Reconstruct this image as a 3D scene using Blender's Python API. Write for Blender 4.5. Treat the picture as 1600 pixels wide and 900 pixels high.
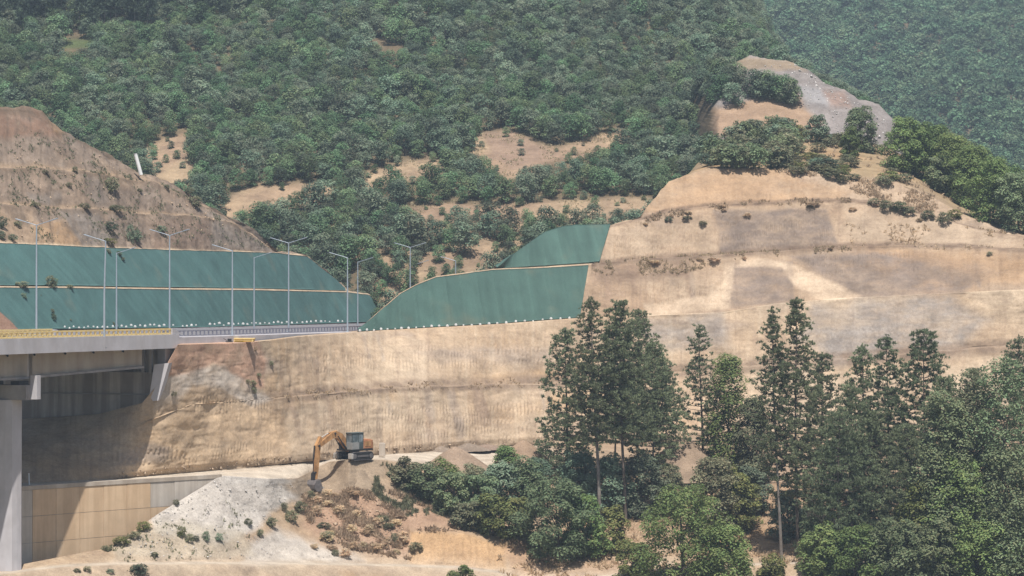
import bpy, math, random
import numpy as np
from mathutils import Vector, Matrix

for o in list(bpy.data.objects):
    bpy.data.objects.remove(o)
SC = bpy.context.scene
COL = SC.collection
R = math.radians

# ------------------------------------------------------------------ camera
F = 4200.0                       # focal length in photo pixels (1600 wide)
PITCH = math.atan(20 / F)
cam_d = bpy.data.cameras.new('camera')
cam_d.sensor_width = 36.0
cam_d.lens = 36.0 * F / 1600.0
cam_d.clip_start = 1.0
cam_d.clip_end = 6000.0
cam = bpy.data.objects.new('camera', cam_d)
COL.objects.link(cam)
cam.rotation_euler = (R(90) + PITCH, 0, 0)
SC.camera = cam

# ------------------------------------------------------------------ light
SUN_DIR = Vector((-0.04, 0.46, -1.0)).normalized()      # the way the light travels
to_sun = -SUN_DIR
sun_el = math.asin(to_sun.z)
sun_az = math.atan2(to_sun.x, to_sun.y)                 # clockwise from +Y
world = bpy.data.worlds.new('World')
SC.world = world
world.use_nodes = True
wn = world.node_tree.nodes
wl = world.node_tree.links
wn.clear()
sky = wn.new('ShaderNodeTexSky')
sky.sky_type = 'NISHITA'
sky.sun_disc = False
sky.sun_elevation = sun_el
sky.sun_rotation = sun_az
sky.air_density = 1.0
sky.dust_density = 2.0
bg = wn.new('ShaderNodeBackground')
bg.inputs['Strength'].default_value = 0.063
wo = wn.new('ShaderNodeOutputWorld')
wl.new(sky.outputs[0], bg.inputs[0])
wl.new(bg.outputs[0], wo.inputs[0])
sun_d = bpy.data.lights.new('sun', 'SUN')
sun_d.energy = 4.3
sun_d.angle = R(0.5)
sun_d.color = (1.0, 0.955, 0.90)
sun = bpy.data.objects.new('sun', sun_d)
COL.objects.link(sun)
sun.rotation_euler = SUN_DIR.to_track_quat('-Z', 'Y').to_euler()
sun.location = (60, -40, 200)

SC.view_settings.view_transform = 'Standard'
SC.view_settings.look = 'None'
SC.view_settings.gamma = 1.0
SC.view_settings.use_curve_mapping = False
SC.view_settings.exposure = 0.70
SC.cycles.use_denoising = True
SC.cycles.max_bounces = 5
SC.cycles.diffuse_bounces = 3
SC.cycles.glossy_bounces = 2
SC.cycles.transmission_bounces = 4
SC.cycles.volume_bounces = 0
SC.cycles.caustics_reflective = False
SC.cycles.caustics_refractive = False

HAZE_DENSITY = 0.00021

# ------------------------------------------------------------------ helpers
CP, SP = math.cos(PITCH), math.sin(PITCH)


def unproj(px, py, D):
    """photo pixel + distance along Y -> world (arrays ok)"""
    px = np.asarray(px, float); py = np.asarray(py, float); D = np.asarray(D, float)
    u = (px - 800) / F
    v = (450 - py) / F
    dy = CP - v * SP
    dz = SP + v * CP
    k = D / dy
    return np.stack([u * k, D + 0 * k, dz * k], -1)


def P(px, py, D):
    return Vector(unproj(px, py, D))


def proj(V):
    V = np.asarray(V, float)
    x, y, z = V[..., 0], V[..., 1], V[..., 2]
    f = y * CP + z * SP
    v = -y * SP + z * CP
    f = np.maximum(f, 1e-3)
    return 800 + F * x / f, 450 - F * v / f


def hash3(ix, iy, iz, seed):
    n = (ix * 374761393 + iy * 668265263 + iz * 2147483647 + seed * 974634777) & 0xffffffff
    n = ((n ^ (n >> 13)) * 1274126177) & 0xffffffff
    n = n ^ (n >> 16)
    return n


def noise3(p, seed=0):
    p = np.asarray(p, float)
    i = np.floor(p).astype(np.int64)
    f = p - i
    w = f * f * f * (f * (f * 6 - 15) + 10)
    out = 0
    for dx in (0, 1):
        for dy in (0, 1):
            for dz in (0, 1):
                h = hash3(i[..., 0] + dx, i[..., 1] + dy, i[..., 2] + dz, seed)
                g1 = (h & 1023) / 511.5 - 1
                g2 = ((h >> 10) & 1023) / 511.5 - 1
                g3 = ((h >> 20) & 1023) / 511.5 - 1
                d = g1 * (f[..., 0] - dx) + g2 * (f[..., 1] - dy) + g3 * (f[..., 2] - dz)
                wx = w[..., 0] if dx else 1 - w[..., 0]
                wy = w[..., 1] if dy else 1 - w[..., 1]
                wz = w[..., 2] if dz else 1 - w[..., 2]
                out = out + d * wx * wy * wz
    return out


def fbm(p, octv=4, seed=0, gain=0.5):
    p = np.asarray(p, float)
    a, s, t = 1.0, 0.0, 0.0
    for k in range(octv):
        s = s + a * noise3(p * (2.03 ** k), seed + k * 17)
        t += a
        a *= gain
    return s / t


def smooth(a, b, x):
    t = np.clip((x - a) / (b - a), 0, 1)
    return t * t * (3 - 2 * t)


def in_poly(px, py, poly):
    px = np.asarray(px, float); py = np.asarray(py, float)
    ins = np.zeros(px.shape, bool)
    n = len(poly)
    for i in range(n):
        x1, y1 = poly[i]; x2, y2 = poly[(i + 1) % n]
        c = ((y1 > py) != (y2 > py))
        with np.errstate(divide='ignore', invalid='ignore'):
            xi = (x2 - x1) * (py - y1) / (y2 - y1 + 1e-12) + x1
        ins ^= c & (px < xi)
    return ins


def soft_poly(px, py, poly, soft=6.0):
    ins = in_poly(px, py, poly)
    d = np.full(px.shape, 1e9)
    n = len(poly)
    for i in range(n):
        x1, y1 = poly[i]; x2, y2 = poly[(i + 1) % n]
        ex, ey = x2 - x1, y2 - y1
        t = np.clip(((px - x1) * ex + (py - y1) * ey) / (ex * ex + ey * ey + 1e-9), 0, 1)
        d = np.minimum(d, np.hypot(px - x1 - t * ex, py - y1 - t * ey))
    sd = np.where(ins, d, -d)
    return smooth(-soft, soft, sd)


def tag(o, label=None, cat=None, group=None, kind=None):
    if label: o['label'] = label
    if cat: o['category'] = cat
    if group: o['group'] = group
    if kind: o['kind'] = kind
    return o


def link(o, parent=None):
    COL.objects.link(o)
    if parent is not None:
        o.parent = parent
    return o


def empty(name, loc=(0, 0, 0), rz=0.0):
    o = bpy.data.objects.new(name, None)
    o.empty_display_size = 0.5
    o.location = loc
    o.rotation_euler = (0, 0, rz)
    COL.objects.link(o)
    return o


def mesh_from(name, V, faces, nper, mats=(), col=None, smoothf=False, midx=None):
    """V (n,3); faces (m,nper) int array"""
    V = np.asarray(V, np.float32).reshape(-1, 3)
    faces = np.asarray(faces, np.int32).reshape(-1, nper)
    me = bpy.data.meshes.new(name)
    me.vertices.add(len(V))
    me.vertices.foreach_set('co', V.ravel())
    m = len(faces)
    me.loops.add(m * nper)
    me.loops.foreach_set('vertex_index', faces.ravel())
    me.polygons.add(m)
    me.polygons.foreach_set('loop_start', np.arange(m, dtype=np.int32) * nper)
    me.polygons.foreach_set('loop_total', np.full(m, nper, np.int32))
    if smoothf:
        me.polygons.foreach_set('use_smooth', np.ones(m, bool))
    for mt in mats:
        me.materials.append(mt)
    if midx is not None:
        me.polygons.foreach_set('material_index', np.asarray(midx, np.int32))
    me.update(calc_edges=True)
    if col is not None:
        a = me.color_attributes.new('Col', 'FLOAT_COLOR', 'POINT')
        c = np.ones((len(V), 4), np.float32)
        c[:, :3] = np.asarray(col, np.float32).reshape(-1, 3)
        a.data.foreach_set('color', c.ravel())
    me.validate()
    return me


class MB:
    """collects solid shapes, then links them as ONE mesh object"""
    def __init__(self):
        self.v = []; self.f = []; self.sm = []

    def _add(self, vs, fs, sm=False):
        b = len(self.v)
        self.v += [tuple(x) for x in vs]
        self.f += [tuple(b + i for i in f) for f in fs]
        self.sm += [sm] * len(fs)
        return self

    def box(self, c, s, M=None, bev=0.0):
        hx, hy, hz = s[0] / 2, s[1] / 2, s[2] / 2
        c = Vector(c)
        if bev <= 0:
            vs = [Vector((x * hx, y * hy, z * hz)) for x in (-1, 1) for y in (-1, 1) for z in (-1, 1)]
            fs = [(0, 1, 3, 2), (4, 6, 7, 5), (0, 4, 5, 1), (2, 3, 7, 6), (0, 2, 6, 4), (1, 5, 7, 3)]
        else:
            import bmesh
            bm = bmesh.new()
            bmesh.ops.create_cube(bm, size=1.0)
            for v in bm.verts:
                v.co = Vector((v.co.x * s[0], v.co.y * s[1], v.co.z * s[2]))
            bmesh.ops.bevel(bm, geom=bm.edges[:], offset=bev, segments=2, profile=0.6, affect='EDGES')
            bm.verts.index_update()
            vs = [v.co.copy() for v in bm.verts]
            fs = [tuple(v.index for v in f.verts) for f in bm.faces]
            bm.free()
        if M is not None:
            vs = [M @ v for v in vs]
        return self._add([v + c for v in vs], fs)

    def prism(self, pts, off):
        """pts: 3D outline; off: extrusion vector"""
        n = len(pts)
        off = Vector(off)
        a = [Vector(p) for p in pts]
        vs = a + [p + off for p in a]
        fs = [tuple(range(n - 1, -1, -1)), tuple(range(n, 2 * n))]
        for i in range(n):
            j = (i + 1) % n
            fs.append((i, j, n + j, n + i))
        return self._add(vs, fs)

    def tube(self, pts, rad, sides=8, caps=True):
        pts = [Vector(p) for p in pts]
        if not hasattr(rad, '__len__'):
            rad = [rad] * len(pts)
        vs, fs = [], []
        for i, p in enumerate(pts):
            d = (pts[min(i + 1, len(pts) - 1)] - pts[max(i - 1, 0)]).normalized()
            a = d.orthogonal().normalized() if i == 0 else (a - d * a.dot(d)).normalized()
            b = d.cross(a)
            for k in range(sides):
                t = 2 * math.pi * k / sides
                vs.append(p + (a * math.cos(t) + b * math.sin(t)) * rad[i])
        for i in range(len(pts) - 1):
            for k in range(sides):
                k2 = (k + 1) % sides
                fs.append((i * sides + k, i * sides + k2, (i + 1) * sides + k2, (i + 1) * sides + k))
        self._add(vs, fs, sm=sides > 6)
        if caps:
            self._add(vs[:sides], [tuple(range(sides - 1, -1, -1))])
            self._add(vs[-sides:], [tuple(range(sides))])
        return self

    def build(self, name, mat, parent=None):
        me = bpy.data.meshes.new(name)
        me.from_pydata(self.v, [], self.f)
        me.polygons.foreach_set('use_smooth', self.sm)
        me.materials.append(mat)
        me.update()
        o = bpy.data.objects.new(name, me)
        return link(o, parent)


# ------------------------------------------------------------------ materials
def newmat(name):
    m = bpy.data.materials.new(name)
    m.use_nodes = True
    nt = m.node_tree
    b = nt.nodes['Principled BSDF']
    return m, nt, b


def node(nt, t, **kw):
    n = nt.nodes.new(t)
    for k, v in kw.items():
        setattr(n, k, v)
    return n


def noise_node(nt, scale, detail=6, rough=0.6, vec=None, mapscale=None):
    tc = node(nt, 'ShaderNodeTexCoord')
    src = tc.outputs['Object']
    if mapscale is not None:
        mp = node(nt, 'ShaderNodeMapping')
        mp.inputs['Scale'].default_value = mapscale
        nt.links.new(src, mp.inputs['Vector'])
        src = mp.outputs[0]
    n = node(nt, 'ShaderNodeTexNoise')
    n.inputs['Scale'].default_value = scale
    n.inputs['Detail'].default_value = detail
    n.inputs['Roughness'].default_value = rough
    nt.links.new(src, n.inputs['Vector'])
    return n


def ramp(nt, inp, p0, c0, p1, c1):
    r = node(nt, 'ShaderNodeValToRGB')
    r.color_ramp.elements[0].position = p0
    r.color_ramp.elements[0].color = (*c0, 1)
    r.color_ramp.elements[1].position = p1
    r.color_ramp.elements[1].color = (*c1, 1)
    nt.links.new(inp, r.inputs['Fac'])
    return r


def mixcol(nt, mode, fac, a, b):
    m = node(nt, 'ShaderNodeMix', data_type='RGBA', blend_type=mode)
    for s, v in ((m.inputs[0], fac), (m.inputs[6], a), (m.inputs[7], b)):
        if hasattr(v, 'is_output') or hasattr(v, 'links'):
            nt.links.new(v, s)
        elif isinstance(v, tuple):
            s.default_value = (*v, 1)
        else:
            s.default_value = v
    return m.outputs[2]


ALB = 0.77        # overall reflectance of bare ground and masonry


def earth_mat(name, bump=0.5, dist=0.25, s1=0.5, s2=3.0):
    m, nt, b = newmat(name)
    at = node(nt, 'ShaderNodeAttribute', attribute_name='Col')
    n1 = noise_node(nt, s1, 8, 0.65)
    n2 = noise_node(nt, s2, 5, 0.7)
    r1 = ramp(nt, n1.outputs['Fac'], 0.3, (0.72, 0.70, 0.68), 0.7, (1.18, 1.16, 1.12))
    r2 = ramp(nt, n2.outputs['Fac'], 0.32, (0.70, 0.68, 0.66), 0.60, (1.1, 1.1, 1.1))
    c = mixcol(nt, 'MULTIPLY', 1.0, at.outputs['Color'], r1.outputs['Color'])
    c = mixcol(nt, 'MULTIPLY', 0.5, c, r2.outputs['Color'])
    n3 = noise_node(nt, 7.0, 4, 0.75)
    r3 = ramp(nt, n3.outputs['Fac'], 0.34, (0.66, 0.64, 0.62), 0.60, (1.12, 1.12, 1.12))
    c = mixcol(nt, 'MULTIPLY', 0.45, c, r3.outputs['Color'])
    c = mixcol(nt, 'MULTIPLY', 1.0, c, (ALB, ALB, ALB))
    nt.links.new(c, b.inputs['Base Color'])
    b.inputs['Roughness'].default_value = 0.95
    b.inputs['Specular IOR Level'].default_value = 0.15
    bp = node(nt, 'ShaderNodeBump')
    bp.inputs['Strength'].default_value = bump
    bp.inputs['Distance'].default_value = dist
    nt.links.new(n2.outputs['Fac'], bp.inputs['Height'])
    nt.links.new(bp.outputs[0], b.inputs['Normal'])
    return m


def simple_mat(name, c, rough=0.6, metal=0.0, var=0.25, scale=3.0, spec=0.4, stain=None, bump=0.0):
    m, nt, b = newmat(name)
    c = tuple(x * ALB for x in c)
    n = noise_node(nt, scale, 6, 0.65)
    lo = tuple(x * (1 - var) for x in c)
    hi = tuple(min(1, x * (1 + var * 0.6)) for x in c)
    r = ramp(nt, n.outputs['Fac'], 0.3, lo, 0.7, hi)
    out = r.outputs['Color']
    if stain:
        s = noise_node(nt, stain[0], 5, 0.6, mapscale=(1, 1, stain[1]))
        rs = ramp(nt, s.outputs['Fac'], 0.42, stain[2], 0.62, (1, 1, 1))
        out = mixcol(nt, 'MULTIPLY', stain[3], out, rs.outputs['Color'])
    nt.links.new(out, b.inputs['Base Color'])
    b.inputs['Roughness'].default_value = rough
    b.inputs['Metallic'].default_value = metal
    b.inputs['Specular IOR Level'].default_value = spec
    if bump:
        bp = node(nt, 'ShaderNodeBump')
        bp.inputs['Strength'].default_value = bump
        bp.inputs['Distance'].default_value = 0.05
        nt.links.new(n.outputs['Fac'], bp.inputs['Height'])
        nt.links.new(bp.outputs[0], b.inputs['Normal'])
    return m


def leaf_mat(name, c, transl=0.22, hue=0.03, val=0.35, rough=0.55):
    """leaf colour varies per leaf (attribute) and per plant (object random)"""
    m, nt, b = newmat(name)
    at = node(nt, 'ShaderNodeAttribute', attribute_name='Col')
    oi = node(nt, 'ShaderNodeObjectInfo')
    hs = node(nt, 'ShaderNodeHueSaturation')
    hs.inputs['Color'].default_value = (*c, 1)
    mr = node(nt, 'ShaderNodeMapRange')
    mr.inputs[3].default_value = 0.5 - hue
    mr.inputs[4].default_value = 0.5 + hue
    nt.links.new(oi.outputs['Random'], mr.inputs[0])
    nt.links.new(mr.outputs[0], hs.inputs['Hue'])
    mult = node(nt, 'ShaderNodeMath', operation='MULTIPLY')
    mult.inputs[1].default_value = 7.31
    nt.links.new(oi.outputs['Random'], mult.inputs[0])
    fr = node(nt, 'ShaderNodeMath', operation='FRACT')
    nt.links.new(mult.outputs[0], fr.inputs[0])
    mv = node(nt, 'ShaderNodeMapRange')
    mv.inputs[3].default_value = 1 - val
    mv.inputs[4].default_value = 1 + val
    nt.links.new(fr.outputs[0], mv.inputs[0])
    nt.links.new(mv.outputs[0], hs.inputs['Value'])
    out = mixcol(nt, 'MULTIPLY', 1.0, hs.outputs['Color'], at.outputs['Color'])
    nt.links.new(out, b.inputs['Base Color'])
    b.inputs['Roughness'].default_value = max(rough, 0.65)
    b.inputs['Specular IOR Level'].default_value = 0.10
    tr = node(nt, 'ShaderNodeBsdfTranslucent')
    nt.links.new(out, tr.inputs['Color'])
    mx = node(nt, 'ShaderNodeMixShader')
    mx.inputs[0].default_value = transl
    nt.links.new(b.outputs[0], mx.inputs[1])
    nt.links.new(tr.outputs[0], mx.inputs[2])
    nt.links.new(mx.outputs[0], nt.nodes['Material Output'].inputs['Surface'])
    return m


M = {}
M['earth'] = earth_mat('earth', 0.22, 0.12, 0.30, 2.6)
M['soil'] = earth_mat('soil', 0.6, 0.2, 0.5, 3.5)
M['hill_soil'] = earth_mat('hill_soil', 0.5, 0.3, 0.25, 1.5)
M['concrete'] = simple_mat('concrete', (0.42, 0.40, 0.40), 0.9, 0, 0.18, 0.8, 0.2, (0.7, 0.15, (0.72, 0.69, 0.66), 0.8), 0.1)
M['concrete_pale'] = simple_mat('concrete_pale', (0.62, 0.60, 0.62), 0.9, 0, 0.10, 0.6, 0.2, (0.5, 0.4, (0.84, 0.82, 0.8), 0.7), 0.1)
M['concrete_warm'] = simple_mat('concrete_warm', (0.56, 0.49, 0.41), 0.9, 0, 0.12, 0.5, 0.2, (0.5, 0.1, (0.75, 0.7, 0.65), 0.7), 0.1)
M['concrete_stained'] = simple_mat('concrete_stained', (0.62, 0.57, 0.53), 0.9, 0, 0.2, 0.5, 0.2, (0.9, 0.06, (0.50, 0.46, 0.43), 0.9), 0.1)
M['panel_ochre'] = simple_mat('panel_ochre', (0.82, 0.60, 0.39), 0.9, 0, 0.10, 0.6, 0.2, (1.0, 0.08, (0.78, 0.74, 0.7), 0.7), 0.1)
M['panel_grey'] = simple_mat('panel_grey', (0.66, 0.59, 0.51), 0.9, 0, 0.10, 0.6, 0.2, (1.0, 0.08, (0.74, 0.71, 0.68), 0.7), 0.1)
M['asphalt'] = simple_mat('asphalt', (0.20, 0.19, 0.20), 0.9, 0, 0.15, 1.0, 0.3)
M['galv'] = simple_mat('galvanised_steel', (0.46, 0.52, 0.58), 0.5, 0.35, 0.1, 2.0, 0.5)
M['rail_grey'] = simple_mat('rail_grey', (0.26, 0.26, 0.32), 0.5, 0.3, 0.15, 2.0, 0.5)
M['yellow'] = simple_mat('yellow_paint', (0.98, 0.74, 0.32), 0.5, 0, 0.18, 2.0, 0.4)
M['yellow_bright'] = simple_mat('yellow_bright', (0.80, 0.48, 0.03), 0.45, 0, 0.15, 2.0, 0.4)
M['white'] = simple_mat('white_paint', (0.80, 0.80, 0.78), 0.6, 0, 0.08, 2.0, 0.4)
M['dark'] = simple_mat('dark_steel', (0.035, 0.033, 0.035), 0.6, 0.2, 0.3, 4.0, 0.4)
M['black_hole'] = simple_mat('drain_black', (0.02, 0.02, 0.02), 0.9, 0, 0.2, 4.0, 0.1)
M['digger_orange'] = simple_mat('faded_orange_paint', (0.60, 0.33, 0.14), 0.65, 0, 0.4, 2.5, 0.35, (1.5, 0.5, (0.5, 0.45, 0.4), 0.7))
M['digger_house'] = simple_mat('rusty_red_paint', (0.56, 0.26, 0.13), 0.65, 0, 0.35, 2.0, 0.35, (1.4, 0.5, (0.6, 0.55, 0.5), 0.6))
M['digger_cab'] = simple_mat('grey_cab_paint', (0.30, 0.30, 0.29), 0.6, 0, 0.25, 2.0, 0.35)
M['digger_teal'] = simple_mat('teal_cab_paint', (0.09, 0.115, 0.115), 0.6, 0, 0.25, 2.0, 0.35)
M['worn_steel'] = simple_mat('worn_steel', (0.24, 0.22, 0.22), 0.55, 0.4, 0.35, 3.0, 0.4)
M['pale_steel'] = simple_mat('pale_worn_steel', (0.52, 0.49, 0.45), 0.6, 0.1, 0.25, 3.0, 0.4)
m_, nt_, b_ = newmat('cab_glass')
b_.inputs['Base Color'].default_value = (0.16, 0.2, 0.22, 1)
b_.inputs['Roughness'].default_value = 0.08
b_.inputs['Specular IOR Level'].default_value = 0.8
n_ = noise_node(nt_, 1.2, 2, 0.5)
r_ = ramp(nt_, n_.outputs['Fac'], 0.35, (0.08, 0.10, 0.11), 0.65, (0.26, 0.30, 0.32))
nt_.links.new(r_.outputs['Color'], b_.inputs['Base Color'])
M['glass'] = m_
M['bark'] = simple_mat('pine_bark', (0.20, 0.165, 0.14), 0.95, 0, 0.35, 2.5, 0.1, (2.0, 0.3, (0.5, 0.45, 0.42), 0.8))
M['bark_pale'] = simple_mat('pale_bark', (0.33, 0.30, 0.27), 0.95, 0, 0.3, 2.5, 0.1, (2.0, 0.3, (0.55, 0.5, 0.47), 0.8))
M['leaf_forest'] = leaf_mat('oak_leaves', (0.142, 0.185, 0.124), 0.34, 0.045, 0.45)
M['leaf_fresh'] = leaf_mat('fresh_oak_leaves', (0.135, 0.202, 0.104), 0.34, 0.04, 0.40)
M['leaf_far'] = leaf_mat('far_leaves', (0.098, 0.160, 0.088), 0.30, 0.035, 0.40)
M['leaf_bright'] = leaf_mat('bright_leaves', (0.155, 0.215, 0.080), 0.35, 0.02, 0.22)
M['leaf_bush'] = leaf_mat('bush_leaves', (0.155, 0.195, 0.105), 0.33, 0.025, 0.25)
M['leaf_yellow'] = leaf_mat('yellowish_leaves', (0.165, 0.175, 0.065), 0.3, 0.02, 0.22)
M['leaf_olive'] = leaf_mat('olive_leaves', (0.185, 0.190, 0.115), 0.36, 0.02, 0.25)
M['leaf_dry'] = leaf_mat('dry_leaves', (0.50, 0.385, 0.265), 0.5, 0.012, 0.25)
M['straw'] = leaf_mat('straw', (0.60, 0.49, 0.33), 0.5, 0.012, 0.2)
M['needle'] = leaf_mat('pine_needles', (0.182, 0.212, 0.122), 0.35, 0.015, 0.2, 0.5)
M['needle_far'] = leaf_mat('far_pine_needles', (0.095, 0.125, 0.085), 0.25, 0.015, 0.2, 0.5)


def net_mat(name, c):
    m, nt, b = newmat(name)
    at = node(nt, 'ShaderNodeAttribute', attribute_name='Col')
    n1 = noise_node(nt, 0.35, 6, 0.6)
    n2 = noise_node(nt, 9.0, 3, 0.6)
    c = tuple(x * 0.80 for x in c)
    r1 = ramp(nt, n1.outputs['Fac'], 0.3, tuple(x * 0.86 for x in c), 0.7, tuple(x * 1.12 for x in c))
    r2 = ramp(nt, n2.outputs['Fac'], 0.3, (0.82, 0.82, 0.82), 0.7, (1.1, 1.1, 1.1))
    o = mixcol(nt, 'MULTIPLY', 1.0, r1.outputs['Color'], r2.outputs['Color'])
    o = mixcol(nt, 'MULTIPLY', 1.0, o, at.outputs['Color'])
    nt.links.new(o, b.inputs['Base Color'])
    b.inputs['Roughness'].default_value = 0.8
    b.inputs['Specular IOR Level'].default_value = 0.2
    bp = node(nt, 'ShaderNodeBump')
    bp.inputs['Strength'].default_value = 0.3
    bp.inputs['Distance'].default_value = 0.08
    nt.links.new(n2.outputs['Fac'], bp.inputs['Height'])
    nt.links.new(bp.outputs[0], b.inputs['Normal'])
    return m


M['net_left'] = net_mat('teal_netting', (0.082, 0.164, 0.154))
M['net_right'] = net_mat('green_netting', (0.066, 0.124, 0.103))

TAN = np.array((0.43, 0.312, 0.208)); PALE = np.array((0.52, 0.415, 0.30)); ORANGE = np.array((0.48, 0.315, 0.175))
RED = np.array((0.53, 0.335, 0.235)); GREY = np.array((0.31, 0.25, 0.205)); BROWN = np.array((0.25, 0.18, 0.13))
SHALE = np.array((0.262, 0.232, 0.208)); GRAVEL = np.array((0.54, 0.51, 0.475)); DRY = np.array((0.36, 0.27, 0.165))
ROADC = np.array((0.60, 0.53, 0.44)); HEAP = np.array((0.33, 0.26, 0.19)); LITTER = np.array((0.16, 0.125, 0.08))


# ------------------------------------------------------------------ terrain sheets
class Line:
    """polyline of (px, py, D), sampled at any px"""
    def __init__(self, pts):
        a = np.array(pts, float)
        self.px, self.py, self.D = a[:, 0], a[:, 1], a[:, 2]

    def at(self, px):
        return unproj(px, np.interp(px, self.px, self.py), np.interp(px, self.px, self.D))


def grid_normals(V):
    du = np.gradient(V, axis=1)
    dv = np.gradient(V, axis=0)
    n = np.cross(du, dv)
    n /= np.linalg.norm(n, axis=-1, keepdims=True) + 1e-9
    n[n[..., 1] > 0] *= -1
    return n


def ruled(rows3d, subdiv):
    """rows3d: list of (nx,3); subdiv: rows between successive lines. Returns V (r,c,3) and row coordinate."""
    out, rc = [], []
    for k in range(len(rows3d) - 1):
        n = subdiv[k]
        for j in range(n):
            t = j / n
            out.append(rows3d[k] * (1 - t) + rows3d[k + 1] * t)
            rc.append(k + t)
    out.append(rows3d[-1]); rc.append(len(rows3d) - 1)
    return np.array(out), np.array(rc)


SHEETS = {}


def make_sheet(name, V, mat, col, kind='structure', smoothf=True, parent=None):
    r, c = V.shape[:2]
    idx = np.arange(r * c).reshape(r, c)
    q = np.stack([idx[:-1, :-1], idx[:-1, 1:], idx[1:, 1:], idx[1:, :-1]], -1).reshape(-1, 4)
    me = mesh_from(name, V.reshape(-1, 3), q, 4, [mat], col.reshape(-1, 3), smoothf)
    o = bpy.data.objects.new(name, me)
    link(o, parent)
    if kind:
        o['kind'] = kind
    px, py = proj(V)
    SHEETS[name] = (V, px, py)
    return o


def ground_at(name, px, py):
    V, gx, gy = SHEETS[name]
    d = (gx - px) ** 2 + (gy - py) ** 2
    i = np.argmin(d)
    # among near ties take the one closest to the camera
    m = d < d.flat[i] + 4.0
    ys = np.where(m, V[..., 1], 1e9)
    j = np.argmin(ys)
    return Vector(V.reshape(-1, 3)[j])


def mixc(c, target, w):
    return c * (1 - w[..., None]) + np.asarray(target) * w[..., None]


# road median (plan view)
MED = np.array([(-79, 185), (-68, 216), (-58, 244), (-48.1, 272), (-38.2, 300), (-27.8, 335), (-14.7, 385), (3, 440), (24, 490)], float)
_ml = np.concatenate([[0], np.cumsum(np.hypot(*np.diff(MED, axis=0).T))])


def med(s):
    """point and right-hand normal (towards the viewer) at arc length s"""
    x = np.interp(s, _ml, MED[:, 0]); y = np.interp(s, _ml, MED[:, 1])
    x2 = np.interp(s + 6, _ml, MED[:, 0]) - np.interp(s - 6, _ml, MED[:, 0])
    y2 = np.interp(s + 6, _ml, MED[:, 1]) - np.interp(s - 6, _ml, MED[:, 1])
    l = np.hypot(x2, y2)
    return np.stack([x, y], -1), np.stack([y2 / l, -x2 / l], -1)


def road_pt(s, off, z):
    p, n = med(s)
    q = p + n * np.asarray(off)[..., None] if np.ndim(off) else p + n * off
    return np.concatenate([q, np.full(q.shape[:-1] + (1,), z)], -1)


def s_at_px(px, off):
    ss = np.linspace(2, _ml[-1] - 8, 1500)
    p = road_pt(ss, off, -3.9)
    x = 800 + F * p[:, 0] / p[:, 1]
    return float(np.interp(px, x, ss))


ROAD_Z = -3.9
S_END = s_at_px(277, 9.5)        # where the bridge reaches the ground

# ---- right-hand cut: lower cliff --------------------------------------------
L0 = Line([(-60, 763, 262), (30, 757, 267), (175, 750, 275), (345, 735, 288), (470, 722, 300), (600, 711, 316), (770, 697, 333),
           (900, 692, 342), (1100, 689, 347), (1350, 688, 347), (1700, 688, 342)])
L1 = Line([(-60, 704, 273), (30, 700, 275), (175, 684, 278.3), (240, 655, 278.6), (300, 632, 283), (430, 622, 299), (600, 607, 321),
           (770, 601, 338), (850, 600, 343), (905, 596, 347), (1050, 583, 352), (1295, 563, 352), (1477, 548, 351), (1700, 532, 346)])
L2 = Line([(-60, 662, 285), (65, 654, 282.6), (150, 648, 281), (222, 630, 278.4), (245, 602, 278.6), (260, 570, 279.2), (278, 538, 279.8),
           (385, 535, 294.3), (420, 531.5, 300), (461, 526, 308), (556, 519, 329), (600, 516, 335), (770, 507, 345), (905, 497, 352), (1000, 493, 355),
           (1130, 488, 357), (1215, 474, 357.5), (1330, 465, 357.5), (1480, 458, 356), (1700, 448, 350)])
NXR = 1150
pxr = np.linspace(-60, 1690, NXR)
r0 = L0.at(pxr); r1 = L1.at(pxr); r2 = L2.at(pxr)
ben = smooth(400, 520, pxr)[:, None]
r1b = r1 + np.stack([0 * pxr, 1.6 * ben[:, 0], 0.05 * ben[:, 0]], -1)
r0m = r0 + (r1 - r0) * 0.12 + np.array([0, -0.5, 0])       # talus at the foot
r2b = r2 + np.array([0, 3.2, 0.05])
Vc, rc = ruled([r0, r0m, r1, r1b, r2, r2b], [8, 62, 5, 72, 6])
pxc, pyc = proj(Vc)
RCc = np.broadcast_to(rc[:, None], pxc.shape)


RIBS = [[(480, 560), (560, 545), (860, 535), (865, 572), (680, 575), (490, 585)], [(500, 640), (860, 625), (860, 700), (500, 712)],
        [(1110, 334), (1300, 330), (1310, 385), (1120, 396)], [(1225, 398), (1420, 390), (1440, 425), (1240, 432)],
        [(1005, 450), (1120, 430), (1130, 488), (1008, 493)], [(180, 700), (420, 690), (430, 720), (180, 735)],
        [(960, 360), (1110, 345), (1110, 400), (945, 408)], [(1260, 520), (1420, 505), (1420, 545), (1260, 560)], [(300, 610), (420, 625), (420, 660), (300, 640)]]


def strike(V):
    """distance along the face, the same all the way down each column"""
    m = V[V.shape[0] // 3, :, :2]
    s_ = np.concatenate([[0], np.cumsum(np.linalg.norm(np.diff(m, axis=0), axis=1))])
    return np.broadcast_to(s_[None, :], V.shape[:2])


def streaks(V, fs, fz, octv, seed):
    return fbm(np.stack([strike(V) * fs, V[..., 2] * fz, 0 * V[..., 2] + 0.37], -1), octv, seed)


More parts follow.
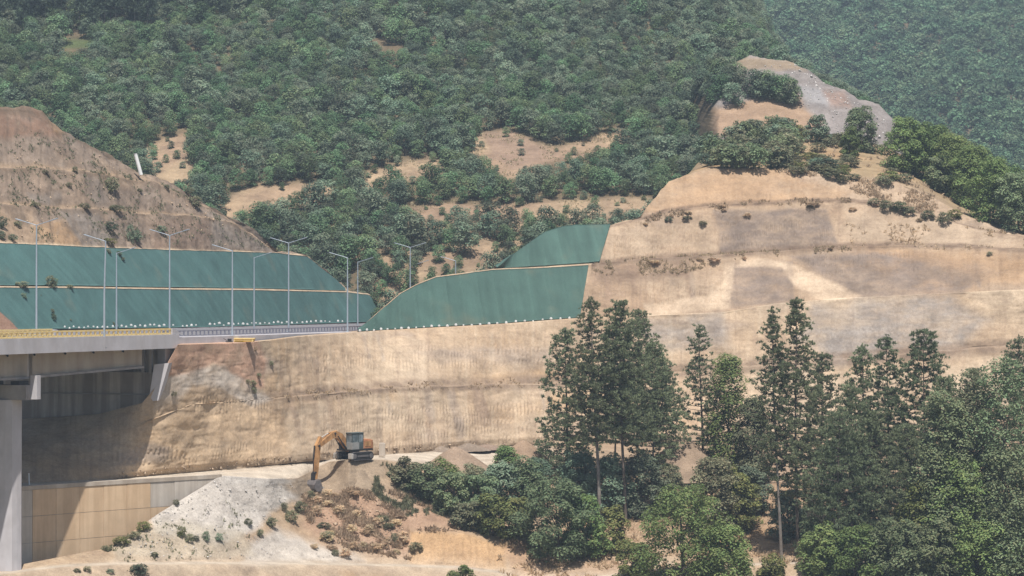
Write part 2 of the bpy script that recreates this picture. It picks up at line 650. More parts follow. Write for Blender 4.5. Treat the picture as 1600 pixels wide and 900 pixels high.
def relief(V, px, face, amp=1.0, seed=3):
    """rough rock relief plus ribs left by the bucket teeth, along the normal"""
    n = grid_normals(V)
    q = V * np.array([0.16, 0.16, 0.22])
    d = 0.62 * fbm(q, 3, seed)
    d += 0.13 * fbm(V * np.array([0.7, 0.7, 0.9]), 3, seed + 5)
    gl = streaks(V, 0.55, 0.07, 4, seed + 9)
    d += 0.16 * gl + 0.55 * np.minimum(0, gl + 0.22)        # gullies down the face
    along = strike(V)
    x_, y_ = proj(V)
    rib_zone = 0
    for pl in RIBS:
        rib_zone = np.maximum(rib_zone, soft_poly(x_, y_, pl, 8))
    rib_zone = rib_zone * smooth(-0.04, 0.14, fbm(V * np.array([0.35, 0.35, 1.5]), 3, seed + 21))
    warp = fbm(V * 0.12, 2, seed + 31) * 1.0
    rib = np.sin((along + 0.5 * warp + 0.06 * V[..., 2]) * 2 * math.pi / 0.62)
    d += 0.09 * rib * rib_zone
    d += 0.16 * np.minimum(0, fbm(np.stack([V[..., 0] * 0.25, V[..., 1] * 0.25, V[..., 2] * 1.6], -1), 3, seed + 41))
    d += 0.04 * fbm(V * 2.2, 2, seed + 61)
    return n * (d * amp * face)[..., None]


faceL = np.clip(1 - np.abs(RCc - np.round(RCc)) * 0, 0, 1)
edge = np.where(RCc < 0.3, RCc / 0.3, 1.0)
benchm = ((RCc > 2.0) & (RCc < 3.0)) | (RCc > 4.0)
fade = np.minimum(edge, 1.0)
amp = np.where(benchm, 0.35, 1.0) * fade
amp = amp * (1 - 0.75 * smooth(3.75, 4.0, RCc) * (pxc < 600)) * np.where(RCc >= 4, 0.25, 1)
Vc2 = Vc + relief(Vc, pxc, amp, 1.0, 3)


def cliff_color(V, px, py, rcoord, bench):
    wob = fbm(V * 0.18, 3, 77) * 16
    wob2 = fbm(V * 0.18 + 31.7, 3, 78) * 12
    x, y = px + wob, py + wob2
    a = smooth(-0.28, 0.28, fbm(V * np.array([0.05, 0.05, 0.11]), 4, 101))
    c = TAN[None, None, :] * np.ones(V.shape)
    c = mixc(c, PALE, 0.75 * a)
    c = mixc(c, ORANGE, 0.7 * smooth(0.02, 0.3, fbm(V * np.array([0.06, 0.06, 0.15]) + 3.3, 4, 113)))
    c = mixc(c, GREY, 0.55 * smooth(0.05, 0.3, fbm(V * np.array([0.07, 0.07, 0.22]) + 9.1, 4, 127)))
    c = mixc(c, BROWN * 1.15, 0.4 * smooth(0.12, 0.36, fbm(V * np.array([0.22, 0.22, 0.5]) + 17.3, 5, 129, 0.65)))
    speck = fbm(V * 1.6, 3, 133, 0.7)
    c = mixc(c, BROWN * 0.9, 0.5 * smooth(0.24, 0.46, speck))
    # thin darker seams lying along the strata
    st = fbm(np.stack([V[..., 0] * 0.12, V[..., 1] * 0.12, V[..., 2] * 1.3 + 0.15 * V[..., 0]], -1), 3, 131)
    c = mixc(c, BROWN, 0.30 * smooth(0.12, 0.3, st))
    # streaks that water left down the face
    dk = streaks(V, 1.0, 0.06, 3, 139)
    c = mixc(c, PALE * 1.05, 0.45 * smooth(0.06, 0.28, dk))
    c = mixc(c, BROWN, 0.30 * smooth(0.12, 0.32, -dk))
    dk2 = streaks(V, 3.2, 0.16, 2, 141)
    c = mixc(c, BROWN * 1.2, 0.34 * smooth(0.10, 0.32, dk2))
    fine = fbm(V * np.array([0.9, 0.9, 1.6]) + 2.2, 4, 143, 0.7)
    c = mixc(c, BROWN * 1.15, 0.45 * smooth(0.08, 0.32, fine))
    c = mixc(c, PALE * 1.08, 0.35 * smooth(0.08, 0.30, -fine))

    def patch(poly, target, w, soft=8, ws=1.0):
        nonlocal c
        c = mixc(c, target, np.clip(w * soft_poly(px + wob * ws, py + wob2 * ws, poly, soft) * brk, 0, 1))
    brk = np.clip(0.85 + 1.5 * fbm(V * np.array([0.3, 0.3, 0.7]) + 5.5, 4, 171, 0.6), 0.4, 1.2)
    rk = random.Random(4242)
    zones = [(500, 900, 604, 612, 30, 85, 16), (470, 900, 520, 530, 15, 60, 9), (945, 1110, 352, 358, 15, 45, 6), (940, 1135, 415, 425, 20, 60, 7),
             (1300, 1560, 395, 410, 20, 50, 6), (1050, 1600, 495, 520, 20, 60, 10), (1020, 1300, 270, 290, 15, 35, 6), (200, 430, 640, 660, 25, 60, 7)]
    for (xa, xb, ya, yb, la, lb, n_) in zones:
        for _ in range(n_):
            x0 = rk.uniform(xa, xb); y0 = rk.uniform(ya, yb); L_ = rk.uniform(la, lb); w_ = rk.uniform(2.5, 7); sl = rk.uniform(0.05, 0.32)
            tgt = rk.choice([BROWN * 1.25, GREY, BROWN * 1.4, PALE * 1.1, SHALE])
            patch([(x0, y0), (x0 + w_, y0), (x0 + w_ * 1.3 + L_ * sl, y0 + L_), (x0 + L_ * sl, y0 + L_ * 1.02)], tgt, rk.uniform(0.25, 0.6), 3, 0.22)
    patch([(255, 530), (400, 526), (420, 560), (412, 604), (385, 606), (335, 570), (300, 585), (255, 590)], RED, 0.92, 5)
    patch([(322, 574), (350, 572), (385, 596), (425, 622), (395, 634), (345, 606), (300, 600), (282, 630), (240, 640), (262, 590)], np.array((0.60, 0.52, 0.44)), 0.95, 5, 0.6)
    patch([(230, 640), (300, 612), (420, 640), (470, 690), (440, 728), (180, 748)], np.array((0.62, 0.45, 0.29)), 0.8, 10)
    patch([(185, 706), (240, 690), (268, 706), (258, 722), (185, 726)], GREY, 0.8, 5)
    patch([(440, 640), (500, 630), (500, 715), (455, 720)], PALE, 0.6, 8)
    patch([(735, 602), (750, 602), (770, 662), (757, 668), (742, 640)], BROWN * 1.25, 0.75, 3, 0.25)
    patch([(700, 608), (712, 608), (728, 680), (716, 690)], GREY, 0.6, 3, 0.25)
    patch([(660, 608), (672, 608), (682, 660), (670, 662)], GREY, 0.5, 3, 0.25)
    patch([(448, 625), (458, 625), (476, 680), (466, 684)], BROWN * 1.2, 0.6, 3, 0.25)
    patch([(485, 625), (492, 625), (500, 672), (492, 676)], BROWN * 1.2, 0.5, 3, 0.25)
    patch([(670, 548), (780, 540), (860, 545), (860, 566), (690, 568)], GREY, 0.6, 8)
    patch([(740, 585), (870, 575), (870, 592), (740, 600)], ORANGE, 0.5, 8)
    patch([(1270, 478), (1480, 458), (1545, 500), (1500, 548), (1300, 560), (1240, 535)], SHALE * 1.15, 0.75, 12)
    patch([(1000, 497), (1130, 492), (1140, 545), (1010, 545)], SHALE * 1.2, 0.65, 10)
    patch([(1295, 520), (1390, 500), (1390, 560), (1290, 575)], SHALE * 1.3, 0.6, 8)
    patch([(1470, 575), (1600, 560), (1640, 640), (1480, 640)], PALE * 1.02, 0.6, 12)
    patch([(1115, 330), (1292, 326), (1312, 384), (1125, 396)], GREY * 0.85, 0.9, 4, 0.4)
    patch([(1140, 412), (1236, 408), (1242, 468), (1132, 482)], GREY * 0.95, 0.9, 4, 0.4)
    patch([(1230, 398), (1420, 392), (1560, 425), (1500, 455), (1340, 466), (1262, 418)], GREY * 0.88, 0.9, 8)
    patch([(925, 416), (1075, 405), (1075, 432), (930, 446)], BROWN * 1.1, 0.75, 7)
    patch([(1005, 474), (1105, 462), (1132, 440), (1138, 482), (1010, 494)], PALE * 1.32, 0.95, 4, 0.5)
    patch([(1160, 406), (1225, 408), (1345, 462), (1290, 472), (1240, 446), (1222, 420), (1150, 416)], PALE * 1.32, 0.95, 4, 0.5)
    patch([(1132, 412), (1148, 410), (1140, 480), (1126, 484)], PALE * 1.3, 0.9, 3, 0.4)
    patch([(945, 358), (1110, 345), (1116, 400), (935, 410)], PALE, 0.5, 8)
    patch([(1040, 275), (1200, 262), (1330, 300), (1300, 312), (1010, 332)], ORANGE * 1.08 + 0.03, 0.55, 8)
    patch([(1320, 320), (1470, 345), (1600, 375), (1600, 392), (1420, 384), (1330, 384)], PALE, 0.6, 8)
    patch([(1400, 395), (1640, 395), (1640, 450), (1540, 440)], ORANGE, 0.5, 10)
    # grass and rubble along the benches
    g = smooth(-0.1, 0.2, fbm(V * 0.5, 3, 151))
    c = mixc(c, BROWN * 0.9, bench * (0.6 + 0.4 * g))
    return np.clip(c, 0.02, 0.85)


bl = smooth(1.86, 1.97, RCc) * smooth(3.17, 3.05, RCc) * smooth(380, 470, pxc) * 0.95
colc = cliff_color(Vc2, pxc, pyc, RCc, bl)
foot = smooth(0.9, 0.2, RCc)
colc = np.clip(colc * np.array((1.17, 1.20, 1.24)), 0, 0.8)
colc = mixc(colc, HEAP * 1.25, 0.55 * foot)
make_sheet('cut_slope', Vc2, M['earth'], colc)

# ---- right-hand cut: upper benches and ridge --------------------------------
L3 = Line([(540, 520, 329), (556, 518.5, 330.5), (590, 488, 337), (625, 458, 341.5), (650, 444, 344), (680, 432, 347), (770, 420, 353), (850, 417, 357), (920, 412.5, 360),
           (1000, 405, 363), (1130, 398, 365), (1320, 385, 366), (1420, 382, 365.5), (1500, 384, 364), (1700, 397, 357)])
L4d = Line([(770, 420, 353), (800, 398, 358), (850, 363, 364), (880, 354, 366), (900, 352, 367), (955, 351.5, 369), (1000, 341, 370), (1040, 330, 371.5), (1130, 319, 373),
            (1250, 313, 374), (1320, 311, 374), (1400, 321, 373.5), (1460, 337, 372), (1530, 357, 370), (1600, 371, 366), (1700, 390, 360)])
L5d = Line([(985, 345, 371), (1000, 338, 372), (1045, 283, 378), (1085, 269, 379.5), (1108, 262.5, 380), (1180, 263, 380.5), (1260, 270, 381), (1330, 280, 381), (1400, 284, 380),
            (1440, 300, 378), (1500, 335, 375), (1600, 368, 369), (1700, 388, 363)])
L6d = Line([(985, 330, 392), (1050, 268, 405), (1110, 243, 412), (1200, 214, 420), (1290, 208, 424), (1340, 218, 424), (1390, 232, 422), (1450, 262, 418), (1520, 305, 410), (1600, 345, 402), (1700, 375, 398)])
NXU = 1000
pxu = np.linspace(541, 1690, NXU)
u2 = L2.at(pxu) + np.array([0, 1.2, 0.02])
u3 = L3.at(pxu)
u3[:, 1:] = np.where((u3[:, 1:] < u2[:, 1:]), u2[:, 1:], u3[:, 1:])
u3b = u3 + np.array([0, 2.4, 0.03])
k4 = smooth(768, 774, pxu)[:, None]
u4 = u3b * (1 - k4) + L4d.at(pxu) * k4
u4b = u4 + np.array([0, 2.2, 0.03])
k5 = smooth(985, 992, pxu)[:, None]
u5 = u4b * (1 - k5) + L5d.at(pxu) * k5
u6a = u5 + np.array([0, 16, -11.0])
k6 = smooth(1000, 1100, pxu)[:, None]
u6 = u6a * (1 - k6) + L6d.at(pxu) * k6
u7 = u6 + np.array([0, 55, -22.0])
Vu, ru = ruled([u2, u3, u3b, u4, u4b, u5, u6, u7], [64, 5, 56, 5, 44, 26, 6])
pxq, pyq = proj(Vu)
RU = np.broadcast_to(ru[:, None], pxq.shape)
bench_u = ((RU >= 1) & (RU < 2)) | ((RU >= 3) & (RU < 4))
ampu = np.where(bench_u, 0.3, 1.0) * np.where(RU > 5, 0.6, 1.0) * np.where(RU < 0.15, RU / 0.15, 1)
net_zone_l = (pxq < 925) & (RU <= 2.0)
net_zone_u = (pxq < 960) & (RU > 2.0)
ampu = np.where(net_zone_l | net_zone_u, ampu * 0.18, ampu)
Vu2 = Vu + relief(Vu, pxq, ampu, 1.15, 43)
bu = np.clip(smooth(0.90, 0.98, RU) * smooth(2.13, 2.03, RU) + smooth(2.91, 2.98, RU) * smooth(4.13, 4.03, RU), 0, 1) * 0.95
bu = bu * (pxq > 925)
colu = cliff_color(Vu2, pxq, pyq, RU, bu)
colu = colu * np.array((0.91, 0.90, 0.92))
top = smooth(4.95, 5.15, RU)
tg = fbm(Vu2 * 0.14, 4, 161)
cap = mixc(DRY * np.ones(Vu2.shape), ORANGE * 0.95, 0.6 * smooth(0.0, 0.25, tg))
cap = mixc(cap, BROWN, 0.5 * smooth(0.05, 0.3, -tg))
colu = colu * (1 - top[..., None]) + cap * top[..., None]
lip = smooth(0.97, 1.0, RU) * smooth(2.06, 2.0, RU) * (pxq < 925)
colu = mixc(colu, PALE, 0.8 * lip)
make_sheet('terraced_hill', Vu2, M['earth'], colu)

# ---- left-hand hill above the netting ---------------------------------------
s_foot = np.linspace(6, _ml[-1] - 12, 260)
foot_pts = road_pt(s_foot, -12.5, -3.3)
fpx, fpy = proj(foot_pts)


def foot_D(px):
    return np.interp(px, fpx, foot_pts[:, 1])


def lline(pts, dD):
    """left-hand line: py per px, distance measured from the road foot"""
    a = np.array(pts, float)
    g = np.linspace(-70, 640, 300)
    py = np.interp(g, a[:, 0], a[:, 1])
    d = np.interp(g, a[:, 0], np.asarray(dD, float)) if np.ndim(dD) else dD
    return Line(np.stack([g, py, foot_D(g) + d], -1))


NXL = 560
pxl = np.linspace(-70, 600, NXL)
N_foot = lline([(-70, 517.5), (0, 517.0), (300, 513), (512, 506.5), (600, 503)], 0.0)
N_mid = lline([(-70, 447), (120, 448), (250, 450), (400, 451.5), (540, 455), (575, 459), (597, 480), (600, 486)], [5, 5, 5, 5, 5, 4.5, 2.5, 2])
N_midb_d = 2.0
N_top = lline([(-70, 378), (0, 379.5), (85, 383), (170, 387), (300, 391), (430, 394.5), (478, 400), (510, 425), (543, 455), (575, 459), (600, 486)],
              [12.5, 12.5, 12.5, 12.5, 12.5, 12, 11.5, 9.5, 7, 6.5, 4])
n0 = N_foot.at(pxl); n1 = N_mid.at(pxl)
n1b = n1 + np.array([0, N_midb_d, 0.03])
n2_ = N_top.at(pxl)
kk = smooth(536, 545, pxl)[:, None]
n2_ = n2_ * (1 - kk) + n1b * kk
n2b = n2_ + np.array([0, 1.8, 0.03])
B_mid = lline([(-70, 316), (0, 318), (130, 326), (200, 330), (300, 336), (360, 345), (430, 393), (478, 399), (600, 486)], [22, 22, 21, 21, 19, 18, 15, 14.5, 7])
B_mid2 = lline([(-70, 258), (0, 262), (130, 268), (240, 286), (300, 312), (345, 335), (362, 346), (430, 392.5), (600, 486)], [30, 30, 29, 28, 25, 22, 20.5, 16, 8])
B_top = lline([(-70, 166), (0, 168), (45, 169), (66, 174), (80, 190), (100, 206), (150, 232), (190, 254), (215, 270), (270, 287), (305, 310), (330, 325), (362, 343), (395, 356), (430, 391.5), (478, 398.5), (600, 486)],
              [42, 42, 42, 41.5, 40.5, 39, 37, 35, 33.5, 29.5, 26, 24.5, 22, 19.5, 16.5, 15.5, 9])
kb = smooth(470, 482, pxl)[:, None]


def drop(a):
    return a * (1 - kb) + n2b * kb


b1 = drop(B_mid.at(pxl)); b1b = b1 + np.array([0, 1.5, 0.02])
b2 = drop(B_mid2.at(pxl)); b2b = b2 + np.array([0, 1.2, 0.02])
b3 = drop(B_top.at(pxl))
b4 = b3 + np.array([0, 20, -4.0]); b5 = b4 + np.array([0, 30, -22.0])
Vl, rl = ruled([n0 + np.array([0, -0.6, -0.2]), n0, n1, n1b, n2_, n2b, b1, b1b, b2, b2b, b3, b4, b5], [1, 24, 3, 24, 3, 24, 3, 22, 3, 30, 4, 3])
pxm, pym = proj(Vl)
RL = np.broadcast_to(rl[:, None], pxm.shape)
ampl = np.where(RL < 5.0, 0.12, 1.5)
ampl = ampl * np.where(RL > 10, 0.5, 1)
Vl2 = Vl + relief(Vl, pxm, ampl, 0.9, 63)


def left_color(V, px, py, rcoord):
    wob = fbm(V * 0.18, 3, 277) * 14
    wob2 = fbm(V * 0.18 + 31.7, 3, 278) * 10
    x, y = px + wob, py + wob2
    base = np.array((0.262, 0.208, 0.168))
    c = base * np.ones(V.shape)
    c = mixc(c, np.array((0.35, 0.262, 0.195)), 0.8 * smooth(-0.15, 0.25, fbm(V * 0.09, 4, 281)))
    c = mixc(c, BROWN, 0.6 * smooth(0.0, 0.3, fbm(V * np.array([0.12, 0.12, 0.25]) + 4, 4, 283)))
    st = fbm(np.stack([V[..., 0] * 0.15, V[..., 1] * 0.15, V[..., 2] * 1.4 - 0.2 * V[..., 0]], -1), 3, 285)
    c = mixc(c, BROWN * 0.9, 0.45 * smooth(0.08, 0.28, st))

    def patch(poly, target, w, soft=8):
        nonlocal c
        c = mixc(c, target, w * soft_poly(x, y, poly, soft))
    patch([(-70, 150), (60, 160), (105, 205), (90, 214), (-70, 214)], np.array((0.25, 0.155, 0.11)), 0.8, 6)
    patch([(70, 180), (100, 200), (108, 212), (84, 208)], ORANGE * 0.9, 0.6, 4)
    patch([(95, 328), (150, 326), (172, 360), (176, 388), (125, 388), (112, 350)], SHALE * 0.95, 0.85, 5)
    patch([(40, 300), (95, 305), (95, 325), (50, 322)], SHALE, 0.7, 5)
    patch([(-20, 216), (80, 220), (84, 250), (10, 262), (-20, 250)], GREY, 0.7, 8)
    patch([(330, 348), (380, 350), (425, 392), (330, 390)], SHALE, 0.65, 8)
    patch([(50, 350), (105, 345), (130, 388), (60, 384)], ORANGE * 0.95, 0.7, 6)
    patch([(-20, 325), (50, 330), (70, 380), (-20, 380)], TAN, 0.6, 8)
    patch([(150, 250), (230, 280), (215, 300), (150, 280)], TAN, 0.4, 8)
    patch([(240, 340), (330, 340), (330, 390), (240, 390)], np.array((0.27, 0.19, 0.145)), 0.6, 8)
    c = mixc(c, np.array((0.165, 0.128, 0.098)), 0.75 * smooth(-0.02, 0.26, fbm(V * 0.35 + 13, 5, 287, 0.65)))
    c = mixc(c, SHALE * 0.9, 0.5 * smooth(0.05, 0.25, fbm(V * np.array([0.10, 0.10, 0.2]) + 23, 4, 289)))
    fine = fbm(V * np.array([0.8, 0.8, 1.6]) + 2.2, 5, 343, 0.72)
    c = mixc(c, np.array((0.14, 0.11, 0.085)), 0.6 * smooth(0.04, 0.28, fine))
    c = mixc(c, np.array((0.42, 0.34, 0.265)), 0.5 * smooth(0.06, 0.28, -fine))
    sk = streaks(V, 0.8, 0.08, 3, 345)
    c = mixc(c, np.array((0.17, 0.13, 0.10)), 0.45 * smooth(0.08, 0.3, sk))
    for ledge in (5.0, 7.0, 9.0):
        c = mixc(c, np.array((0.18, 0.135, 0.10)), 0.85 * smooth(ledge + 0.80, ledge + 0.97, rcoord) * smooth(ledge + 1.06, ledge + 1.0, rcoord) * smooth(-0.25, 0.15, fbm(V * 0.3 + 3, 3, 297)))
        c = mixc(c, TAN, 0.55 * smooth(ledge + 1.0, ledge + 1.3, rcoord) * smooth(ledge + 2.12, ledge + 2.02, rcoord))
    bn = np.clip(np.exp(-((rcoord - 6.5) / 0.5) ** 2) + np.exp(-((rcoord - 8.5) / 0.5) ** 2) + np.exp(-((rcoord - 4.5) / 0.4) ** 2), 0, 1)
    c = mixc(c, TAN * 0.85, 0.45 * bn)
    c = mixc(c, PALE, 0.8 * np.exp(-((rcoord - 4.4) / 0.35) ** 2))
    c = mixc(c, PALE * 1.05, 0.9 * smooth(1.86, 1.93, rcoord) * smooth(3.1, 3.02, rcoord))
    c = mixc(c, PALE * 1.05, 0.9 * smooth(3.9, 3.97, rcoord) * smooth(5.06, 5.0, rcoord))
    return np.clip(c, 0.02, 0.85)


make_sheet('hillside_cutting', Vl2, M['earth'], left_color(Vl2, pxm, pym, RL))


# ---- forest hill -------------------------------------------------------------
def hill_grid(rows, nx, sub):
    """rows: (py, D, px_left, px_right)"""
    ls = []
    for (py, D, xa, xb) in rows:
        u = np.linspace(0, 1, nx)
        px = xa + (xb - xa) * u
        base = unproj(px, np.full(nx, py), np.full(nx, D))
        # right-hand shoulder wraps back
        tail = np.array([base[-1] + np.array([6 + k * 12.0, 12 + k * 22.0, -2 - 9.0 * k * k]) for k in range(3)])
        ls.append(np.concatenate([base, tail]))
    return ruled(ls, sub)


HB = [(620, 392, -430, 1300), (470, 412, -430, 1320), (400, 424, -430, 1330), (330, 441, -430, 1340), (230, 474, -430, 1360),
      (175, 496, -430, 1330), (120, 520, -430, 1240), (88, 535, -430, 1165), (0, 572, -430, 1110), (-130, 628, -430, 1060)]
Vh, rh = hill_grid(HB, 500, [10, 18, 24, 40, 26, 20, 12, 20, 16])
pxh, pyh = proj(Vh)
nh = grid_normals(Vh)
Vh2 = Vh + nh * (2.2 * fbm(Vh * 0.03, 4, 301) + 0.5 * fbm(Vh * 0.2, 3, 303))[..., None]

BARE = [
    [(225, 232), (262, 215), (298, 205), (302, 285), (318, 325), (280, 300), (232, 290)],
    [(335, 328), (372, 300), (400, 290), (510, 289), (530, 298), (470, 312), (410, 330), (350, 342)],
    [(556, 302), (576, 268), (620, 254), (685, 244), (690, 272), (640, 282), (604, 280), (584, 306)],
    [(728, 240), (752, 206), (800, 202), (840, 226), (868, 232), (905, 222), (950, 208), (985, 203), (990, 218), (940, 236), (880, 250), (820, 268), (792, 282), (770, 262), (748, 246)],
    [(622, 328), (690, 317), (760, 322), (812, 318), (860, 313), (1010, 309), (1030, 318), (1000, 336), (900, 341), (860, 342), (800, 338), (740, 348), (640, 347)],
    [(742, 372), (785, 386), (770, 408), (735, 405)],
]
wbx = fbm(Vh2 * 0.12, 3, 311) * 8
ch = LITTER * np.ones(Vh2.shape)
tn = fbm(Vh2 * 0.08, 4, 313)
bare_c = 0.80 * mixc(np.array((0.41, 0.29, 0.20)) * np.ones(Vh2.shape), np.array((0.50, 0.38, 0.25)), smooth(-0.2, 0.25, tn))
bare_c = mixc(bare_c, np.array((0.25, 0.18, 0.13)), 0.8 * smooth(0.0, 0.25, fbm(Vh2 * 0.3 + 5, 4, 317, 0.65)))
pxh2, pyh2 = proj(Vh2)
wb = np.zeros(pxh2.shape)
ch = ch * (1 + 0.6 * fbm(Vh2 * 0.5, 4, 319, 0.7))[..., None]
bare_c = bare_c * (1 + 0.55 * fbm(Vh2 * 0.6, 4, 321, 0.7))[..., None]
for pl in BARE:
    wb = np.maximum(wb, soft_poly(pxh2 + wbx, pyh2 + wbx, pl, 6))
low = soft_poly(pxh2 + wbx, pyh2, [(590, 395), (700, 350), (800, 345), (1020, 330), (1020, 470), (560, 560)], 14)
wb = np.maximum(wb, 0.75 * low)
ch = ch * (1 - wb[..., None]) + bare_c * wb[..., None]
pb = soft_poly(pxh2 + wbx, pyh2 + wbx, [(752, 206), (800, 202), (845, 228), (880, 248), (800, 262), (770, 245)], 6)
ch = mixc(ch, np.array((0.29, 0.205, 0.155)), 0.8 * pb)
pb = soft_poly(pxh2 + wbx, pyh2 + wbx, [(335, 330), (400, 288), (530, 288), (520, 310), (350, 345)], 6)
ch = mixc(ch, TAN * 0.95, 0.5 * pb)
ch = mixc(ch, np.array((0.10, 0.13, 0.055)), soft_poly(pxh2, pyh2, [(85, 62), (145, 60), (140, 76), (90, 76)], 4))
make_sheet('forest_hill', Vh2, M['hill_soil'], ch)

# ---- grey scree shoulder -----------------------------------------------------
S0 = Line([(1080, 262, 448), (1250, 262, 450), (1440, 285, 454)])
S1 = Line([(1080, 225, 456), (1110, 205, 458), (1250, 205, 460), (1350, 215, 460), (1440, 268, 459)])
S2 = Line([(1080, 190, 464), (1110, 172, 466), (1180, 150, 470), (1250, 148, 471), (1330, 170, 468), (1385, 195, 464), (1440, 262, 461)])
S3 = Line([(1080, 172, 470), (1110, 150, 474), (1150, 98, 484), (1172, 87, 486), (1205, 92, 486), (1240, 98, 484), (1262, 108, 482), (1290, 131, 479), (1318, 140, 477), (1340, 155, 474), (1372, 163, 472), (1394, 186, 468), (1415, 225, 464), (1440, 258, 462)])
pxs = np.linspace(1080, 1440, 230)
s3 = S3.at(pxs)
def tuck(a):
    w = smooth(1125, 1062, pxs)[:, None]
    return a + np.array([0, 1, 0.13]) * 75.0 * w


pxs = np.linspace(1050, 1440, 250)
s3 = S3.at(pxs)
s3 = tuck(s3)
Vs, rs = ruled([tuck(S0.at(pxs)), tuck(S1.at(pxs)), tuck(S2.at(pxs)), s3, s3 + np.array([6, 14, -3.0]), s3 + np.array([14, 40, -22.0])], [14, 30, 34, 4, 4])
pxs2, pys2 = proj(Vs)
ns = grid_normals(Vs)
rs2 = np.broadcast_to(rs[:, None], pxs2.shape)
Vs2 = Vs + ns * ((0.9 * fbm(Vs * 0.12, 4, 331) + 0.5 * fbm(Vs * np.array([0.5, 0.5, 0.12]), 3, 333)) * np.where(rs2 > 3, 0.4, 1))[..., None]
cs = np.array((0.33, 0.30, 0.29)) * np.ones(Vs.shape)
wv = fbm(Vs2 * 0.15, 3, 337) * 10
cs = mixc(cs, np.array((0.40, 0.36, 0.35)), smooth(-0.1, 0.3, fbm(Vs2 * 0.1, 4, 339)))
cs = mixc(cs, np.array((0.43, 0.42, 0.43)), 0.9 * soft_poly(pxs2 + wv, pys2 + wv, [(1245, 135), (1285, 138), (1300, 165), (1260, 160)], 6))
cs = mixc(cs, np.array((0.40, 0.28, 0.23)), 0.8 * soft_poly(pxs2 + wv, pys2 + wv, [(1285, 140), (1320, 145), (1330, 170), (1295, 165)], 6))
cs = cs * (1 + 0.5 * fbm(Vs2 * 0.6, 4, 341, 0.7))[..., None]
cs = mixc(cs, np.array((0.50, 0.34, 0.22)), 0.85 * soft_poly(pxs2 + wv, pys2 + wv, [(1100, 170), (1180, 152), (1245, 142), (1252, 165), (1290, 195), (1260, 215), (1100, 215)], 6))
cs = mixc(cs, DRY * 1.1, 0.7 * soft_poly(pxs2 + wv, pys2 + wv, [(1140, 85), (1240, 95), (1262, 112), (1200, 108), (1160, 110)], 5))
cs = mixc(cs, LITTER, smooth(1122, 1106, pxs2 + wv * 0.8))
make_sheet('scree_slope', Vs2, M['earth'], np.clip(cs * 0.74, 0.02, 0.8))

# ---- far hill ---------------------------------------------------------------
FB = [(520, 640, 900, 2150), (300, 780, 900, 2150), (200, 860, 900, 2150), (100, 950, 900, 2150), (0, 1050, 900, 2150), (-120, 1180, 900, 2150)]
Vf, rf = hill_grid(FB, 170, [14, 14, 14, 14, 14])
nf = grid_normals(Vf)
Vf2 = Vf + nf * (7.0 * fbm(Vf * 0.012, 4, 351))[..., None]
make_sheet('far_hill', Vf2, M['hill_soil'], LITTER * 0.9 * np.ones(Vf2.shape))

# ---- dirt road along the foot of the cut ------------------------------------
F0 = Line([(-60, 892, 252), (33, 882, 257), (105, 868, 262), (170, 856, 266), (250, 801, 273), (345, 743, 281), (420, 748, 286.5), (465, 747, 293.5), (485, 737, 300), (500, 728.5, 302.5), (515, 721.5, 303),
           (545, 718.5, 298.8), (600, 719, 302), (640, 724, 306), (700, 731, 311), (760, 733, 313), (900, 738, 318), (1100, 743, 322), (1700, 743, 322)])
WT = Line([(-60, 767, 254), (33, 760, 261), (175, 751, 270), (345, 741, 281)])
f0 = F0.at(pxr)
wt = WT.at(pxr) + np.array([0, 0.25, -0.05])
front = np.where((pxr < 345)[:, None], wt, f0)
back = r0 + np.array([0, 1.5, 0.05])
cut = slice(None, None, 2)
Vr, rr = ruled([front[cut], back[cut]], [14])
nr = np.zeros(Vr.shape); nr[..., 2] = 1
RR = np.broadcast_to(rr[:, None], Vr.shape[:2])
Vr2 = Vr + nr * ((0.10 * fbm(Vr * 0.4, 3, 361) + 0.12 * fbm(Vr * 0.15, 2, 363)) * smooth(0, 0.1, RR))[..., None]
pr, qr = proj(Vr2)
cr = ROADC * np.ones(Vr.shape)
ruts = smooth(0.0, 0.25, fbm(np.stack([Vr[..., 0] * 0.05, Vr[..., 1] * 0.05, RR * 7], -1), 3, 367))
cr = mixc(cr, HEAP * 1.1, 0.55 * ruts)
cr = mixc(cr, HEAP * 1.15, 0.7 * smooth(0.75, 0.95, RR))
cr = mixc(cr, HEAP * 1.2, 0.6 * smooth(0.35, 0.1, RR) * smooth(420, 500, pr))
cr = mixc(cr, np.array((0.36, 0.26, 0.175)), 0.9 * smooth(790, 900, pr))
make_sheet('dirt_road', Vr2, M['soil'], cr)

# ---- embankment in front ----------------------------------------------------
F1 = Line([(-60, 897, 251), (33, 886.5, 256), (105, 875, 261), (170, 865, 264.5), (250, 838, 269), (345, 802, 276.5), (420, 800, 284), (480, 800, 291), (560, 798, 294.5), (635, 826, 291.5), (640, 828, 290.5),
           (720, 834, 291), (790, 846, 292), (860, 836, 297), (900, 830, 300), (1100, 828, 303), (1700, 828, 303)])
F2 = Line([(-60, 900, 250), (33, 889.5, 255), (105, 881, 259.5), (170, 878, 262), (250, 877, 266), (345, 876.5, 271), (450, 877, 278), (560, 879, 284), (640, 881, 287), (720, 884, 288), (780, 891, 288),
           (820, 905, 287), (900, 902, 286), (1100, 882, 290), (1250, 876, 288), (1700, 876, 288)])
f1 = F1.at(pxr); f2 = F2.at(pxr)
f2b = f2 + np.array([0, -3.6, -0.02])
f3 = f2b + np.array([0, -9.0, -5.0])
f4 = f3 + np.array([0, -34, -14.0])
Vg, rg = ruled([(f0 + np.array([0, 0.3, -0.06]))[cut], f0[cut], f1[cut], f2[cut], f2b[cut], f3[cut], f4[cut]], [1, 50, 40, 8, 26, 10])
pg, qg = proj(Vg)
RG = np.broadcast_to(rg[:, None], pg.shape)
ng = grid_normals(Vg)
